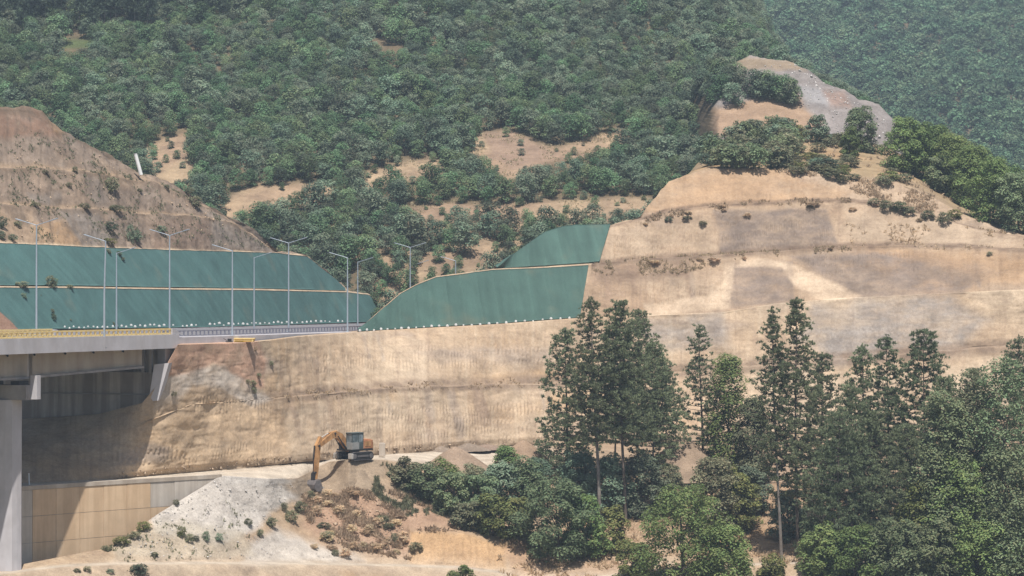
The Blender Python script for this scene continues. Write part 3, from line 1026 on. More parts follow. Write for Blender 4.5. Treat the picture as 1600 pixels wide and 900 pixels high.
ag = np.where(RG < 1.0, 0, 1.0) * smooth(1.0, 1.15, RG) * np.where((RG > 2.95) & (RG < 4.05), 0.2, 1)
thin = smooth(60, 200, pg)
dg = 0.7 * fbm(Vg * 0.22, 4, 371) + 0.28 * fbm(Vg * 1.1, 3, 373)
rib = np.sin((Vg[..., 0] + 0.6 * fbm(Vg * 0.3, 2, 375)) * 2 * math.pi / 0.7)
cutz = soft_poly(pg, qg, [(640, 828), (780, 845), (790, 885), (640, 880)], 5)
dg = dg + 0.10 * rib * cutz
Vg2 = Vg + ng * (dg * ag * (0.25 + 0.75 * thin))[..., None]


def embank_color(V, px, py, rcoord):
    wob = fbm(V * 0.25, 3, 381) * 14
    wob2 = fbm(V * 0.25 + 31.7, 3, 383) * 12
    x, y = px + wob, py + wob2
    c = TAN * np.ones(V.shape)
    c = mixc(c, PALE, 0.6 * smooth(-0.1, 0.25, fbm(V * 0.15, 4, 385)))
    c = mixc(c, BROWN * 1.2, 0.5 * smooth(0.05, 0.3, fbm(V * 0.4 + 3, 4, 387)))

    def patch(poly, target, w, soft=8):
        nonlocal c
        c = mixc(c, target, w * soft_poly(x, y, poly, soft))
    patch([(230, 800), (345, 735), (470, 752), (475, 775), (420, 800), (400, 830), (340, 850), (240, 830)], GRAVEL, 0.92, 7)
    patch([(350, 740), (470, 750), (460, 762), (345, 756)], GRAVEL * 0.95, 0.8, 4)
    patch([(390, 850), (430, 825), (500, 850), (570, 875), (380, 880)], GRAVEL * 0.97, 0.85, 9)
    patch([(170, 850), (260, 810), (380, 830), (400, 870), (180, 876)], np.array((0.46, 0.41, 0.33)), 0.7, 8)
    patch([(440, 760), (500, 722), (545, 712), (600, 714), (600, 745), (570, 775), (480, 785)], HEAP, 0.9, 6)
    patch([(480, 780), (560, 765), (650, 770), (730, 830), (640, 828), (640, 872), (520, 852), (470, 820)], np.array((0.36, 0.235, 0.165)), 0.8, 10)
    patch([(590, 720), (640, 730), (660, 790), (600, 790), (570, 770)], np.array((0.36, 0.28, 0.2)), 0.6, 8)
    patch([(640, 830), (720, 836), (790, 850), (790, 890), (640, 880)], ORANGE * 1.1, 0.85, 4)
    patch([(780, 840), (900, 830), (1000, 900), (800, 900)], np.array((0.40, 0.26, 0.165)), 0.8, 8)
    patch([(900, 700), (1700, 700), (1700, 840), (900, 830)], np.array((0.33, 0.225, 0.145)), 0.8, 10)
    patch([(1080, 840), (1260, 820), (1260, 900), (1080, 900)], ORANGE * 0.85, 0.8, 10)
    tr = np.exp(-((rcoord - 3.5) / 0.55) ** 2)
    c = mixc(c, ROADC * 1.0, 0.85 * tr)
    lowm = smooth(4.0, 4.3, rcoord)
    lc = mixc(np.array((0.45, 0.36, 0.27)) * np.ones(V.shape), ORANGE * 0.8, smooth(0.0, 0.3, fbm(V * 0.2 + 8, 3, 389)))
    c = c * (1 - lowm[..., None]) + lc * lowm[..., None]
    return np.clip(c, 0.02, 0.85)


make_sheet('embankment', Vg2, M['soil'], embank_color(Vg2, pg, qg, RG))

# valley floor under everything
vf = MB()
vf.box((0, 650, -60.5), (1700, 1330, 1.0))
tag(vf.build('valley_floor', simple_mat('valley_earth', (0.2, 0.17, 0.1), 0.95, 0, 0.3, 0.05, 0.1)), kind='structure')

# ------------------------------------------------------------------ paved road beyond the bridge
ss = np.linspace(S_END - 0.4, _ml[-1] - 12, 90)
Va = np.array([road_pt(ss, 9.2, ROAD_Z), road_pt(ss, 4, ROAD_Z), road_pt(ss, -4, ROAD_Z), road_pt(ss, -10, ROAD_Z + 0.05), road_pt(ss, -13.0, -3.25)])
make_sheet('road', Va, M['asphalt'], np.ones(Va.shape) * 0.2, smoothf=False)
# pale concrete shoulder: a thin slab along the near edge
sh = MB()
ss2 = np.linspace(S_END - 0.2, s_at_px(560, 9.5), 40)
A = road_pt(ss2, 9.3, ROAD_Z + 0.08); B = road_pt(ss2, 6.6, ROAD_Z + 0.08)
for i in range(len(ss2) - 1):
    q = [Vector(A[i]), Vector(A[i + 1]), Vector(B[i + 1]), Vector(B[i])]
    sh.prism(q, (0, 0, -0.95 + 0.7 * i / len(ss2)))
tag(sh.build('road_shoulder', M['concrete_pale']), kind='structure')

# ------------------------------------------------------------------ netting (things)


def netting(name, V, mat, label, slant, seed, foldk=0.32):
    n = grid_normals(V)
    r, c = V.shape[:2]
    px, py = proj(V)
    # strips laid down the slope: laps and folds
    xs = V[..., 0] * 0.62 + V[..., 1] * 0.78
    z = V[..., 2]
    warp = 0.5 * fbm(V * 0.15, 3, seed)
    s = xs + slant * z + warp
    lap = np.abs(((s / 2.4) % 1.0) - 0.5)
    d = 0.05 * smooth(0.44, 0.5, lap) + 0.10 * fbm(np.stack([s * 0.7, z * 0.08, s * 0], -1), 3, seed + 3) + 0.16 * fbm(V * 0.2, 3, seed + 7)
    Vn = V + n * (0.16 + d)[..., None]
    strip = np.floor(s / 2.4)
    tint = 0.94 + 0.12 * ((np.sin(strip * 12.9898) * 43758.5453) % 1.0)
    fold = fbm(np.stack([s * 0.9, z * 0.1, s * 0 + 4], -1), 3, seed + 11)
    tint = tint * (1 + foldk * fold) * (1 + 0.12 * smooth(0.46, 0.5, lap))
    dust = smooth(0.1, 0.35, fbm(V * 0.22, 4, seed + 13))
    col = tint[..., None] * np.ones(V.shape)
    col = mixc(col, np.array((2.4, 1.25, 1.0)), 0.36 * dust)
    idx = np.arange(r * c).reshape(r, c)
    q = np.stack([idx[:-1, :-1], idx[:-1, 1:], idx[1:, 1:], idx[1:, :-1]], -1).reshape(-1, 4)
    # turned-in rim so that the sheet has thickness
    rim = np.concatenate([idx[0, :], idx[1:, -1], idx[-1, ::-1][1:], idx[::-1, 0][1:-1]])
    VV = Vn.reshape(-1, 3)
    inner = VV[rim] - n.reshape(-1, 3)[rim] * 0.35
    b = len(VV)
    k = len(rim)
    q2 = np.array([(rim[i], rim[(i + 1) % k], b + (i + 1) % k, b + i) for i in range(k)])
    CC = col.reshape(-1, 3)
    me = mesh_from(name, np.concatenate([VV, inner]), np.concatenate([q, q2]), 4, [mat], np.concatenate([CC, CC[rim]]), True)
    o = bpy.data.objects.new(name, me)
    link(o)
    tag(o, label, 'netting', 'green erosion netting on the road cuttings')
    return o


def quad_sheet(a, b, n):
    return ruled([a, b], [n])[0]


sel = (pxl >= -66) & (pxl <= 596)
netting('slope_netting', quad_sheet(n0[sel] + np.array([0, 0.15, 0.1]), (n1 * 0.955 + n0 * 0.045)[sel], 36), M['net_left'],
        'teal netting on the lower step of the cutting behind the bridge and lamps', 1.0, 401)
sel = (pxl >= -66) & (pxl <= 538)
netting('slope_netting', quad_sheet((n1b * 0.99 + n2_ * 0.01)[sel], (n1b * 0.02 + n2_ * 0.98)[sel], 36), M['net_left'],
        'teal netting on the upper step behind the lamps, below the brown hill', 1.0, 411)


def skew_net(lo, hi, xl0, xl1, xr0, xr1, nx, n):
    """net between two lines with slanting side edges (x at the foot, x at the top)"""
    u = np.linspace(0, 1, nx)
    a = lo(xl0 + (xr0 - xl0) * u)
    b = hi(xl1 + (xr1 - xl1) * u)
    return quad_sheet(a, b, n)


def U(row):
    def f(px):
        return np.stack([np.interp(px, pxu, row[:, k]) for k in range(3)], -1)
    return f


netting('slope_netting', skew_net(U(u2), U(u3 * 0.968 + u2 * 0.032), 557, 560, 906, 919, 200, 36), M['net_right'],
        'large dark green netting right of the road, with white markers along its foot', -0.55, 421, 0.28)
netting('slope_netting', skew_net(U(u3b * 0.98 + u4 * 0.02), U(u4), 772, 775, 937, 953, 120, 26), M['net_right'],
        'small green netting patch on the second terrace, topmost beside bare tan rock', -0.55, 431, 0.6)

# pale lip of earth left along the upper edge of the big net belongs to the terrace itself

# ------------------------------------------------------------------ white marker blocks


def marker_mesh():
    mb = MB()
    mb.box((0, 0, 0.11), (0.30, 0.26, 0.22), bev=0.04)
    mb.box((0, 0, 0.25), (0.18, 0.16, 0.08), bev=0.02)
    o = mb.build('marker_block', M['white'])
    return o


mk0 = marker_mesh()
used = False


def put_marker(loc, label, group, sc=1.0, rz=0.0):
    global used
    o = mk0 if not used else mk0.copy()
    if used:
        COL.objects.link(o)
    used = True
    o.location = loc
    o.scale = (sc, sc, sc)
    o.rotation_euler = (0, 0, rz)
    tag(o, label, 'marker block', group)


rng = random.Random(5)
xs = [562, 573, 584, 595, 605, 617, 627, 638, 650, 662, 674, 686, 699, 712, 724, 737, 750, 764, 777, 791, 806, 820, 833, 848, 861, 876, 890, 903]
for i, x in enumerate(xs):
    p = Vector(U(u2)(np.array(float(x))))
    put_marker(p + Vector((0, -0.55, 0.02 + rng.uniform(-.05, .05))), 'small white marker block at the foot of the large dark green netting',
               'white markers along the foot of the large netting', rng.uniform(0.6, 1.05), rng.uniform(0, 1.5))
x = 92.0
while x < 545:
    if not (rng.random() < 0.1):
        s_ = s_at_px(x, -12.2)
        p = Vector(road_pt(s_, -12.0, -3.12))
        put_marker(p + Vector((0, 0, rng.uniform(-.10, .14))), 'small white marker block along the road foot of the teal netting',
                   'white markers along the teal netting', rng.uniform(0.55, 1.0), rng.uniform(0, 1.5))
    x += rng.uniform(6.0, 8.5)

# ------------------------------------------------------------------ bridge
bridge = empty('road_bridge', tuple(road_pt(S_END - 20, 5, ROAD_Z)))
tag(bridge, 'concrete road bridge with pale edge beam, girders and thick round pier', 'bridge')
borg = Vector(bridge.location)


class BMB(MB):
    def build(self, name, mat, parent=None):
        self.v = [tuple(Vector(v) - borg) for v in self.v]
        return MB.build(self, name, mat, parent)


def road_prism(mb, s0, s1, o0, o1, z0, z1, n=1):
    """a bar that follows the road: arc s0..s1, offsets o0..o1, heights z0..z1 (each height may be a pair)"""
    z0 = z0 if hasattr(z0, '__len__') else (z0, z0)
    z1 = z1 if hasattr(z1, '__len__') else (z1, z1)
    rings = []
    for i in range(n + 1):
        t = i / n
        s = s0 + (s1 - s0) * t
        a = z0[0] + (z0[1] - z0[0]) * t
        b = z1[0] + (z1[1] - z1[0]) * t
        rings.append([Vector(road_pt(s, o0, a)), Vector(road_pt(s, o1, a)), Vector(road_pt(s, o1, b)), Vector(road_pt(s, o0, b))])
    vs = [v for r_ in rings for v in r_]
    fs = [(0, 1, 2, 3), tuple(4 * n + k for k in (3, 2, 1, 0))]
    for i in range(n):
        for k in range(4):
            k2 = (k + 1) % 4
            fs.append((4 * i + k2, 4 * i + k, 4 * i + 4 + k, 4 * i + 4 + k2))
    mb._add(vs, fs)
    return mb


S_W = 4.0
mb = BMB(); road_prism(mb, S_W, S_END, 0.0, 9.0, -4.75, -4.0, 12); mb.build('deck_slab', M['concrete'], bridge)
mb = BMB(); road_prism(mb, S_W, S_END, -10.5, -0.03, -4.75, -4.0, 12); mb.build('deck_slab', M['concrete'], bridge)
# pale edge beam, cast in lengths with a joint between
s_j = s_at_px(163, 9.5)
cuts = [S_W, s_at_px(-30, 9.5), s_at_px(28, 9.5), s_at_px(95, 9.5), s_j, s_at_px(222, 9.5), S_END + 0.5]
for a_, b_2 in zip(cuts[:-1], cuts[1:]):
    mb = BMB(); road_prism(mb, a_ + 0.02, b_2 - 0.02, 9.0, 9.5, -4.95, -3.52, 4); mb.build('edge_beam', M['concrete_pale'], bridge)
mb = BMB(); road_prism(mb, S_W, S_END, 8.2, 8.98, -4.0, -3.7, 10); mb.build('kerb', M['concrete_pale'], bridge)
mb = BMB(); road_prism(mb, S_W, S_END, -11.0, -10.5, -4.95, -3.55, 10); mb.build('edge_beam', M['concrete_pale'], bridge)
# girders: webs with a wide bottom flange
s_p = s_at_px(54, 8.0)
s_a = s_at_px(229, 8.0)
for off in (7.3, 4.6, 1.9, -2.6, -5.3, -8.0):
    for (sa, sb, za, zb) in ((S_W, s_p - 0.5, -7.55, -7.42), (s_p + 0.5, s_a, -7.38, -6.95)):
        mb = BMB()
        road_prism(mb, sa, sb, off - 0.18, off + 0.18, (za + 0.22, zb + 0.22), -4.75, 6)
        mb.build('girder', M['concrete_warm'], bridge)
        mb = BMB()
        road_prism(mb, sa, sb, off - 0.42, off + 0.42, (za, zb), (za + 0.22, zb + 0.22), 6)
        mb.build('girder_flange', M['concrete'], bridge)
mb = BMB(); road_prism(mb, s_p - 0.45, s_p + 0.45, -8.6, 7.2, -7.3, -4.8); mb.build('cross_beam', M['concrete_stained'], bridge)
for x in (17, 59, 107, 151, 197):
    s_ = s_at_px(x, 7.9)
    p = Vector(road_pt(s_, 7.52, -5.12))
    mb = BMB(); mb.tube([p + Vector((-.0, 0.12, 0)), p + Vector((0.1, -0.35, -0.02))], 0.11, 8); mb.build('drain_pipe', M['black_hole'], bridge)
s_c = s_at_px(41, 8.0)
# pier cap, end block, column
mb = BMB(); road_prism(mb, s_c - 1.1, s_c + 1.1, -11.0, 8.6, -9.35, -7.95); mb.build('cap_beam', M['concrete'], bridge)
mb = BMB(); road_prism(mb, s_c - 0.25, s_c + 0.45, 8.6, 9.3, -9.3, -7.05); mb.build('end_block', M['concrete_pale'], bridge)
for off in (7.3, 4.6, 1.9):
    mb = BMB(); road_prism(mb, s_c - 0.9, s_c + 0.9, off - 0.45, off + 0.45, -7.95, -7.58); mb.build('bearing', M['dark'], bridge)
pc = Vector(road_pt(s_p, 5.75, 0))
for off in (5.75, -6.5):
    pc = Vector(road_pt(s_c, off, 0))
    mb = BMB()
    vs = []
    for z in (-9.36, -31.0):
        for k in range(16):
            t = 2 * math.pi * (k + 0.5) / 16
            rr_ = 1.62 if k % 2 else 1.55
            vs.append(Vector((pc.x + rr_ * math.cos(t), pc.y + rr_ * math.sin(t), z)))
    mb._add(vs, [(k, (k + 1) % 16, 16 + (k + 1) % 16, 16 + k) for k in range(16)])
    mb._add(vs[:16], [tuple(range(16))]); mb._add(vs[16:], [tuple(range(15, -1, -1))])
    mb.build('pier', M['concrete_pale'], bridge)
# abutment
mb = BMB(); road_prism(mb, S_END - 1.0, S_END + 1.0, -11.0, 7.9, -14.0, -7.45); ab = mb.build('abutment', M['concrete_stained'], bridge)
mb = BMB(); road_prism(mb, S_END - 1.25, S_END - 1.0, -11.0, 7.9, -9.82, -9.70); mb.build('joint_band', M['concrete'], bridge)
mb = BMB(); road_prism(mb, S_END + 0.0, S_END + 0.9, -11.0, 8.9, -7.45, -4.8); mb.build('back_wall', M['concrete_stained'], bridge)
mb = BMB(); road_prism(mb, S_END - 1.6, S_END - 0.2, 8.05, 8.9, -7.6, -5.0); mb.build('cheek_wall', M['concrete'], bridge)
mb = BMB()
w1 = [(241, 569.5), (264, 567), (247, 626), (232, 627)]
mb.prism([P(x, y, 278.6) for x, y in w1], (0.5, 2.6, 0)); mb.build('wing_wall', M['concrete_pale'], bridge)
for off in (7.5, 6.6):
    mb = BMB(); road_prism(mb, S_END - 2.2, S_END - 1.9, off - 0.15, off + 0.15, -7.45, -4.9); mb.build('bearing_post', M['concrete'], bridge)


# yellow railings and the end blocks
def railing(name, s0, s1, off, label, step, z0, h):
    o0 = Vector(road_pt((s0 + s1) / 2, off, z0))
    t = empty(name, o0)
    tag(t, label, 'railing')

    class LMB(MB):
        def build(self, nm, mat, parent=None):
            self.v = [tuple(Vector(v) - o0) for v in self.v]
            return MB.build(self, nm, mat, parent)
    mb = LMB(); road_prism(mb, s0, s1, off - 0.09, off + 0.09, z0 + h - 0.16, z0 + h, 10); mb.build('top_rail', M['yellow'], t)
    mb = LMB(); road_prism(mb, s0, s1, off - 0.07, off + 0.07, z0 + 0.02, z0 + 0.2, 10); mb.build('bottom_rail', M['yellow'], t)
    mb = MB(); mb.box((0, 0, h / 2), (0.2, 0.14, h - 0.04)); p0 = mb.build('post', M['yellow'], t)
    n = int((s1 - s0) / step)
    for i in range(n + 1):
        o = p0 if i == 0 else p0.copy()
        if i:
            COL.objects.link(o); o.parent = t
        s = s0 + 0.15 + (s1 - s0 - 0.3) * i / n
        pp, nn = med(s)
        o.location = Vector(road_pt(s, off, z0)) - o0
        o.rotation_euler = (0, 0, math.atan2(nn[1], nn[0]) + math.pi / 2)
    return t


railing('yellow_railing', S_W, S_END - 0.9, 9.15, 'yellow railing on the near edge of the bridge deck', 0.95, -3.515, 0.66)
railing('yellow_railing', S_W, s_at_px(81, 0.5), 0.5, 'yellow railing along the middle of the bridge, behind the near one', 0.95, -3.5, 0.66)
for nm, s0, off, w in (('concrete_end_block', S_END - 0.85, 9.2, 1.5), ('concrete_end_block', s_at_px(82.5, 0.5), 0.5, 1.6)):
    mb = MB()
    a = Vector(road_pt(s0, off - .18, -3.5)); b = Vector(road_pt(s0, off - .18, -2.9)); c = Vector(road_pt(s0 + w * 0.3, off - .18, -2.92)); d = Vector(road_pt(s0 + w * 1.5, off - .18, -3.5))
    e = Vector(road_pt(s0, off + .18, -3.5)) - a
    mb.prism([a, b, c, d], e)
    o = mb.build(nm, M['concrete_pale'])
    tag(o, 'sloping concrete end block where the near yellow railing stops' if off > 5 else 'sloping concrete end block where the middle yellow railing stops', 'end block')

# steel guard rail beyond the bridge
g0 = S_END + 0.6; g1 = s_at_px(566, 7.0)
gl = Vector(road_pt((g0 + g1) / 2, 7.4, ROAD_Z))
gr = empty('guard_rail', gl)
tag(gr, 'grey steel guard rail with close posts on the road beyond the bridge', 'guard rail')


class GMB(MB):
    def build(self, nm, mat, parent=None):
        self.v = [tuple(Vector(v) - gl) for v in self.v]
        return MB.build(self, nm, mat, parent)


mb = GMB(); road_prism(mb, g0, g1, 7.37, 7.43, -3.28, -3.16, 20); mb.build('top_rail', M['rail_grey'], gr)
mb = GMB(); road_prism(mb, g0, g1, 7.36, 7.44, -3.74, -3.66, 20); mb.build('bottom_rail', M['rail_grey'], gr)
mb = GMB(); road_prism(mb, g0, g1, 7.3, 7.5, -3.84, -3.74, 20); mb.build('base_plinth', M['concrete_pale'], gr)
mb = MB(); mb.box((0, 0, 0.3), (0.16, 0.1, 0.62)); gp = mb.build('post', M['rail_grey'], gr)
ng_ = 62
for i in range(ng_):
    o = gp if i == 0 else gp.copy()
    if i:
        COL.objects.link(o); o.parent = gr
    s = g0 + 0.2 + (g1 - g0 - 0.4) * i / (ng_ - 1)
    pp, nn = med(s)
    o.location = Vector(road_pt(s, 7.4, -3.8)) - gl
    o.rotation_euler = (0, 0, math.atan2(nn[1], nn[0]) + math.pi / 2)


# ------------------------------------------------------------------ street lamps
def lamp(px, off, top_py, base_z, arms, label, lean=0.0, group='street lamps along the road'):
    s = s_at_px(px, off)
    p = Vector(road_pt(s, off, base_z))
    top = P(px, top_py, p.y)
    h = top.z - p.z
    _, nn = med(s)
    rz = math.atan2(nn[1], nn[0])        # local +x points to the viewer's side of the road
    t = empty('street_lamp', p, rz)
    tag(t, label, 'street lamp', group)
    mb = MB(); mb.tube([(0, 0, -0.3), (0, 0, h * 0.5), (lean, 0, h)], [0.115, 0.092, 0.062], 10); mb.build('pole', M['galv'], t)
    mb = MB(); mb.box((0, 0, 0.06), (0.4, 0.4, 0.12), bev=0.02); mb.build('base_plate', M['galv'], t)
    for sgn in arms:
        mb = MB(); mb.tube([(lean, 0, h - 0.08), (lean + sgn * 0.5, 0, h + 0.08), (lean + sgn * 1.7, 0, h + 0.42)], [0.048, 0.04, 0.035], 8); mb.build('arm', M['galv'], t)
        mb = MB()
        a = math.atan2(0.34, 1.2)
        Mx = Matrix.Rotation(-sgn * a, 3, 'Y')
        mb.box((lean + sgn * 2.05, 0, h + 0.52), (0.75, 0.26, 0.08), Mx, bev=0.035)
        mb.build('lamp_head', M['galv'], t)
    return t


lamp(57, 0, 351, ROAD_Z, (-1, 1), 'double-armed lamp nearest the end of the middle yellow railing')
lamp(265, 0, 367, ROAD_Z, (-1, 1), 'double-armed lamp rising where the near bridge railing ends')
lamp(451, 0, 379, ROAD_Z, (-1, 1), 'double-armed lamp before the teal netting, well past the yellow box')
lamp(641, 0, 386, ROAD_Z, (-1, 1), 'double-armed lamp rising from behind the large dark green netting')
lamp(163, 9.3, 376, -4.7, (-1,), 'single-armed lamp fixed to the outer edge beam of the bridge', 0.15)
lamp(363, 8.4, 391, ROAD_Z, (-1,), 'single-armed lamp standing by the yellow box on the road shoulder')
lamp(543, 8.0, 402, ROAD_Z, (-1,), 'single-armed lamp at the end of the guard rail by the dark green netting')
lamp(182, -11, 395, ROAD_Z, (1,), 'slim lamp at the far roadside just past the bridge-mounted lamp')
lamp(397, -11, 402, ROAD_Z, (1,), 'slim far-side lamp just past the yellow box, before the teal netting')
lamp(559, -11, 409, ROAD_Z, (1,), 'slim far-side lamp where the two nettings meet')
lamp(647, -11, 413, ROAD_Z, (1,), 'slim lamp showing only its top beside a double-armed one')
lamp(712, 0, 407, ROAD_Z, (-1,), 'farthest lamp, its arm just above the crest of the dark green netting')


# ------------------------------------------------------------------ retaining wall
wall = empty('retaining_wall', P(190, 751, 271))
tag(wall, 'stained concrete retaining wall holding up the dirt road beside the pier', 'wall')
worg = Vector(wall.location)
NPAN = 11
pw = np.linspace(-60, 346, NPAN + 1)
wt_ = WT.at(pw)


def wall_z(px, row):
    """top of row 0 = wall top, two rows of cast panels"""
    return 0


rngw = random.Random(9)
for i in range(NPAN):
    a, b = Vector(wt_[i]), Vector(wt_[i + 1])
    d = (b - a); d.z = 0; d.normalize()
    nrm = Vector((d.y, -d.x, 0))
    zs = [0.0, -0.42, -3.0, -5.6, -9.5]
    for k in range(1, 4):
        ins = 0.025
        off = nrm * rngw.uniform(-0.012, 0.02)
        p = [a + d * ins + Vector((0, 0, zs[k] - 0.0)), b - d * ins + Vector((0, 0, zs[k])), b - d * ins + Vector((0, 0, zs[k + 1] + 0.04)), a + d * ins + Vector((0, 0, zs[k + 1] + 0.04))]
        mb = MB(); mb.prism([q + off - worg for q in p], -nrm * 0.35)
        mat = M['panel_ochre'] if 3 <= i <= 8 and not (i == 8 and k == 1) else M['panel_grey']
        mb.build('panel', mat, wall)
    mb = MB(); mb.prism([a + nrm * 0.06 - worg, b + nrm * 0.06 - worg, b + nrm * 0.06 + Vector((0, 0, zs[1] + .02)) - worg, a + nrm * 0.06 + Vector((0, 0, zs[1] + .02)) - worg], -nrm * 0.6)
    mb.build('coping', M['concrete_warm'], wall)
    mb = MB(); mb.prism([a - nrm * 0.06 - worg + Vector((0, 0, -0.44)), b - nrm * 0.06 - worg + Vector((0, 0, -0.44)), b - nrm * 0.06 + Vector((0, 0, -10)) - worg, a - nrm * 0.06 + Vector((0, 0, -10)) - worg], -nrm * 0.3)
    mb.build('backing', M['concrete'], wall)


# ------------------------------------------------------------------ excavator
EX_D = 300.5
ex_p = P(553, 717.5, EX_D)
ex_yaw = math.atan2(-0.73, -0.68)
ex = empty('excavator', ex_p, ex_yaw)
tag(ex, 'old orange crawler excavator with grey cab, bucket lowered down an earth heap', 'excavator')


def side_prism(mb, prof, y0, y1):
    """profile in x-z, thick along y"""
    mb.prism([(x, y0, z) for x, z in prof], (0, y1 - y0, 0))
    return mb


def bar(mb, a, b, wa, wb, th, y):
    """tapered bar from a to b in the x-z plane"""
    a = Vector((a[0], 0, a[1])); b = Vector((b[0], 0, b[1]))
    d = (b - a).normalized(); n = Vector((-d.z, 0, d.x))
    q = [a + n * wa, b + n * wb, b - n * wb, a - n * wa]
    mb.prism([v + Vector((0, y - th / 2, 0)) for v in q], (0, th, 0))


for sy in (1, -1):
    tr = []
    for k in range(20):
        t = k / 20 * 2 * math.pi
        x = 1.25 * (1 if math.cos(t) > 0 else -1) + 0.40 * math.cos(t)
        tr.append((x, 0.42 + 0.42 * math.sin(t)))
    mb = MB(); side_prism(mb, tr, sy * 1.2 - 0.28, sy * 1.2 + 0.28)
    track = mb.build('track', M['dark'], ex)
    mb = MB()
    for k in range(9):                                       # shoes, top and bottom
        x = -1.25 + k * 2.5 / 8
        mb.box((x, sy * 1.2, 0.86), (0.2, 0.62, 0.06)); mb.box((x, sy * 1.2, -0.02), (0.2, 0.62, 0.06))
    mb.build('track_shoes', M['worn_steel'], track)
    mb = MB()
    for x in (-1.25, 1.25):
        mb.tube([(x, sy * 1.2 - 0.31, 0.42), (x, sy * 1.2 + 0.31, 0.42)], 0.27, 14)
    mb.build('track_wheels', M['worn_steel'], track)
    mb = MB(); mb.box((1.62, sy * 1.2, 0.42), (0.3, 0.6, 0.62), bev=0.05); mb.build('track_guard', M['pale_steel'], track)
    mb = MB(); mb.box((0, sy * 1.2, 0.42), (1.7, 0.62, 0.2)); mb.build('track_frame', M['worn_steel'], track)
mb = MB(); mb.box((0, 0, 0.62), (1.5, 1.9, 0.35), bev=0.05); mb.tube([(0, 0, 0.75), (0, 0, 1.0)], 0.62, 20); mb.build('undercarriage', M['dark'], ex)
# upper body
mb = MB(); mb.box((-0.15, 0, 1.08), (3.2, 2.5, 0.2), bev=0.03); mb.build('platform', M['dark'], ex)
mb = MB(); mb.box((-1.0, 0, 1.68), (1.5, 2.5, 1.0), bev=0.09)
mb.box((-1.0, 0.5, 2.2), (1.1, 1.2, 0.12), bev=0.03); house = mb.build('engine_house', M['digger_house'], ex)
mb = MB(); mb.box((-0.95, 1.26, 1.75), (0.9, 0.03, 0.55)); mb.build('side_door', M['digger_orange'], house)
mb = MB(); mb.tube([(-1.1, -0.4, 2.2), (-1.1, -0.4, 2.65)], 0.07, 8); mb.build('exhaust', M['dark'], house)
mb = MB(); mb.box((-1.78, 0, 1.55), (0.32, 2.3, 0.85), bev=0.12); mb.build('counterweight', M['digger_orange'], ex)
mb = MB(); mb.box((0.45, -0.85, 1.55), (1.5, 0.75, 0.75), bev=0.05); mb.build('fuel_tank', M['dark'], ex)
# cab: frame of posts with panes set in
cx0, cx1, cy0, cy1, cz0, cz1 = -0.22, 1.5, 0.32, 1.32, 1.15, 3.0
cab = None
mb = MB()
mb.box(((cx0 + cx1) / 2, (cy0 + cy1) / 2, 1.55), (cx1 - cx0, cy1 - cy0, 0.8), bev=0.04)
cab = mb.build('cab', M['digger_cab'], ex)
mb = MB(); mb.box(((cx0 + cx1) / 2 + .02, (cy0 + cy1) / 2, 2.99), (cx1 - cx0 + .08, cy1 - cy0 + .08, 0.12), bev=0.04); mb.build('cab_roof', M['digger_teal'], cab)
mb = MB()
for x in (cx0 + .05, 0.55, cx1 - .05):
    for y in (cy0 + .05, cy1 - .05):
        mb.box((x, y, 2.44), (0.1, 0.1, 1.0))
mb.build('cab_posts', M['digger_teal'], cab)
mb = MB(); mb.box((cx1 - .04, (cy0 + cy1) / 2, 2.44), (0.03, 0.80, 0.96)); mb.build('front_window', M['glass'], cab)
mb = MB(); mb.box((1.0, cy1 - .04, 2.44), (0.80, 0.03, 0.96)); mb.build('side_window', M['glass'], cab)
mb = MB(); mb.box((0.16, cy1 - .04, 2.44), (0.62, 0.03, 0.96)); mb.build('side_window', M['glass'], cab)
mb = MB(); mb.box((cx0 + .04, (cy0 + cy1) / 2, 2.44), (0.03, 0.80, 0.96)); mb.build('rear_window', M['glass'], cab)
mb = MB(); mb.box((0.64, (cy0 + cy1) / 2, 2.44), (1.6, 0.03, 0.96)); mb.build('far_window', M['glass'], cab)
bpy.data.objects['far_window'].location.y = -(cy1 - cy0) / 2 + 0.05
mb = MB(); mb.box((0.14, cy1 + .012, 1.6), (0.62, 0.03, 0.72), bev=.01); mb.build('cab_door', M['digger_teal'], cab)
# boom (bent), stick, bucket, rams
boom_w = [(0.75, 1.05), (1.05, 0.9), (2.25, 2.15), (2.95, 2.55), (3.4, 2.45), (5.5, 1.45), (5.65, 1.85), (3.5, 3.14), (2.9, 3.26), (2.0, 2.95), (0.7, 1.65)]
mb = MB(); side_prism(mb, boom_w, -0.24, 0.24); boom = mb.build('boom', M['digger_orange'], ex)
mb = MB()
for x, z in ((0.85, 1.3), (3.1, 2.98), (5.5, 1.7)):
    mb.tube([(x, -0.33, z), (x, 0.33, z)], 0.13, 10)
mb.build('boom_pins', M['dark'], boom)
mb = MB(); mb.tube([(2.7, 0, 3.25), (3.9, 0, 3.05)], 0.10, 10); mb.build('stick_ram', M['digger_orange'], boom)
mb = MB(); mb.tube([(3.9, 0, 3.05), (5.15, 0, 2.55)], 0.055, 10); mb.build('ram_rod', M['pale_steel'], boom)
mb = MB()
for sy in (0.36, -0.36):
    mb.tube([(1.3, sy, 1.05), (2.1, sy, 1.9)], 0.11, 10); mb.tube([(2.1, sy, 1.9), (2.75, sy, 2.7)], 0.06, 10)
mb.build('lift_rams', M['dark'], boom)
mb = MB()
side_prism(mb, [(5.0, 2.62), (5.25, 2.75), (5.85, 1.75), (5.95, 0.2), (6.0, -1.95), (5.72, -1.95), (5.4, 0.2), (5.25, 1.45)], -0.20, 0.20)
stick = mb.build('stick', M['digger_orange'], ex)
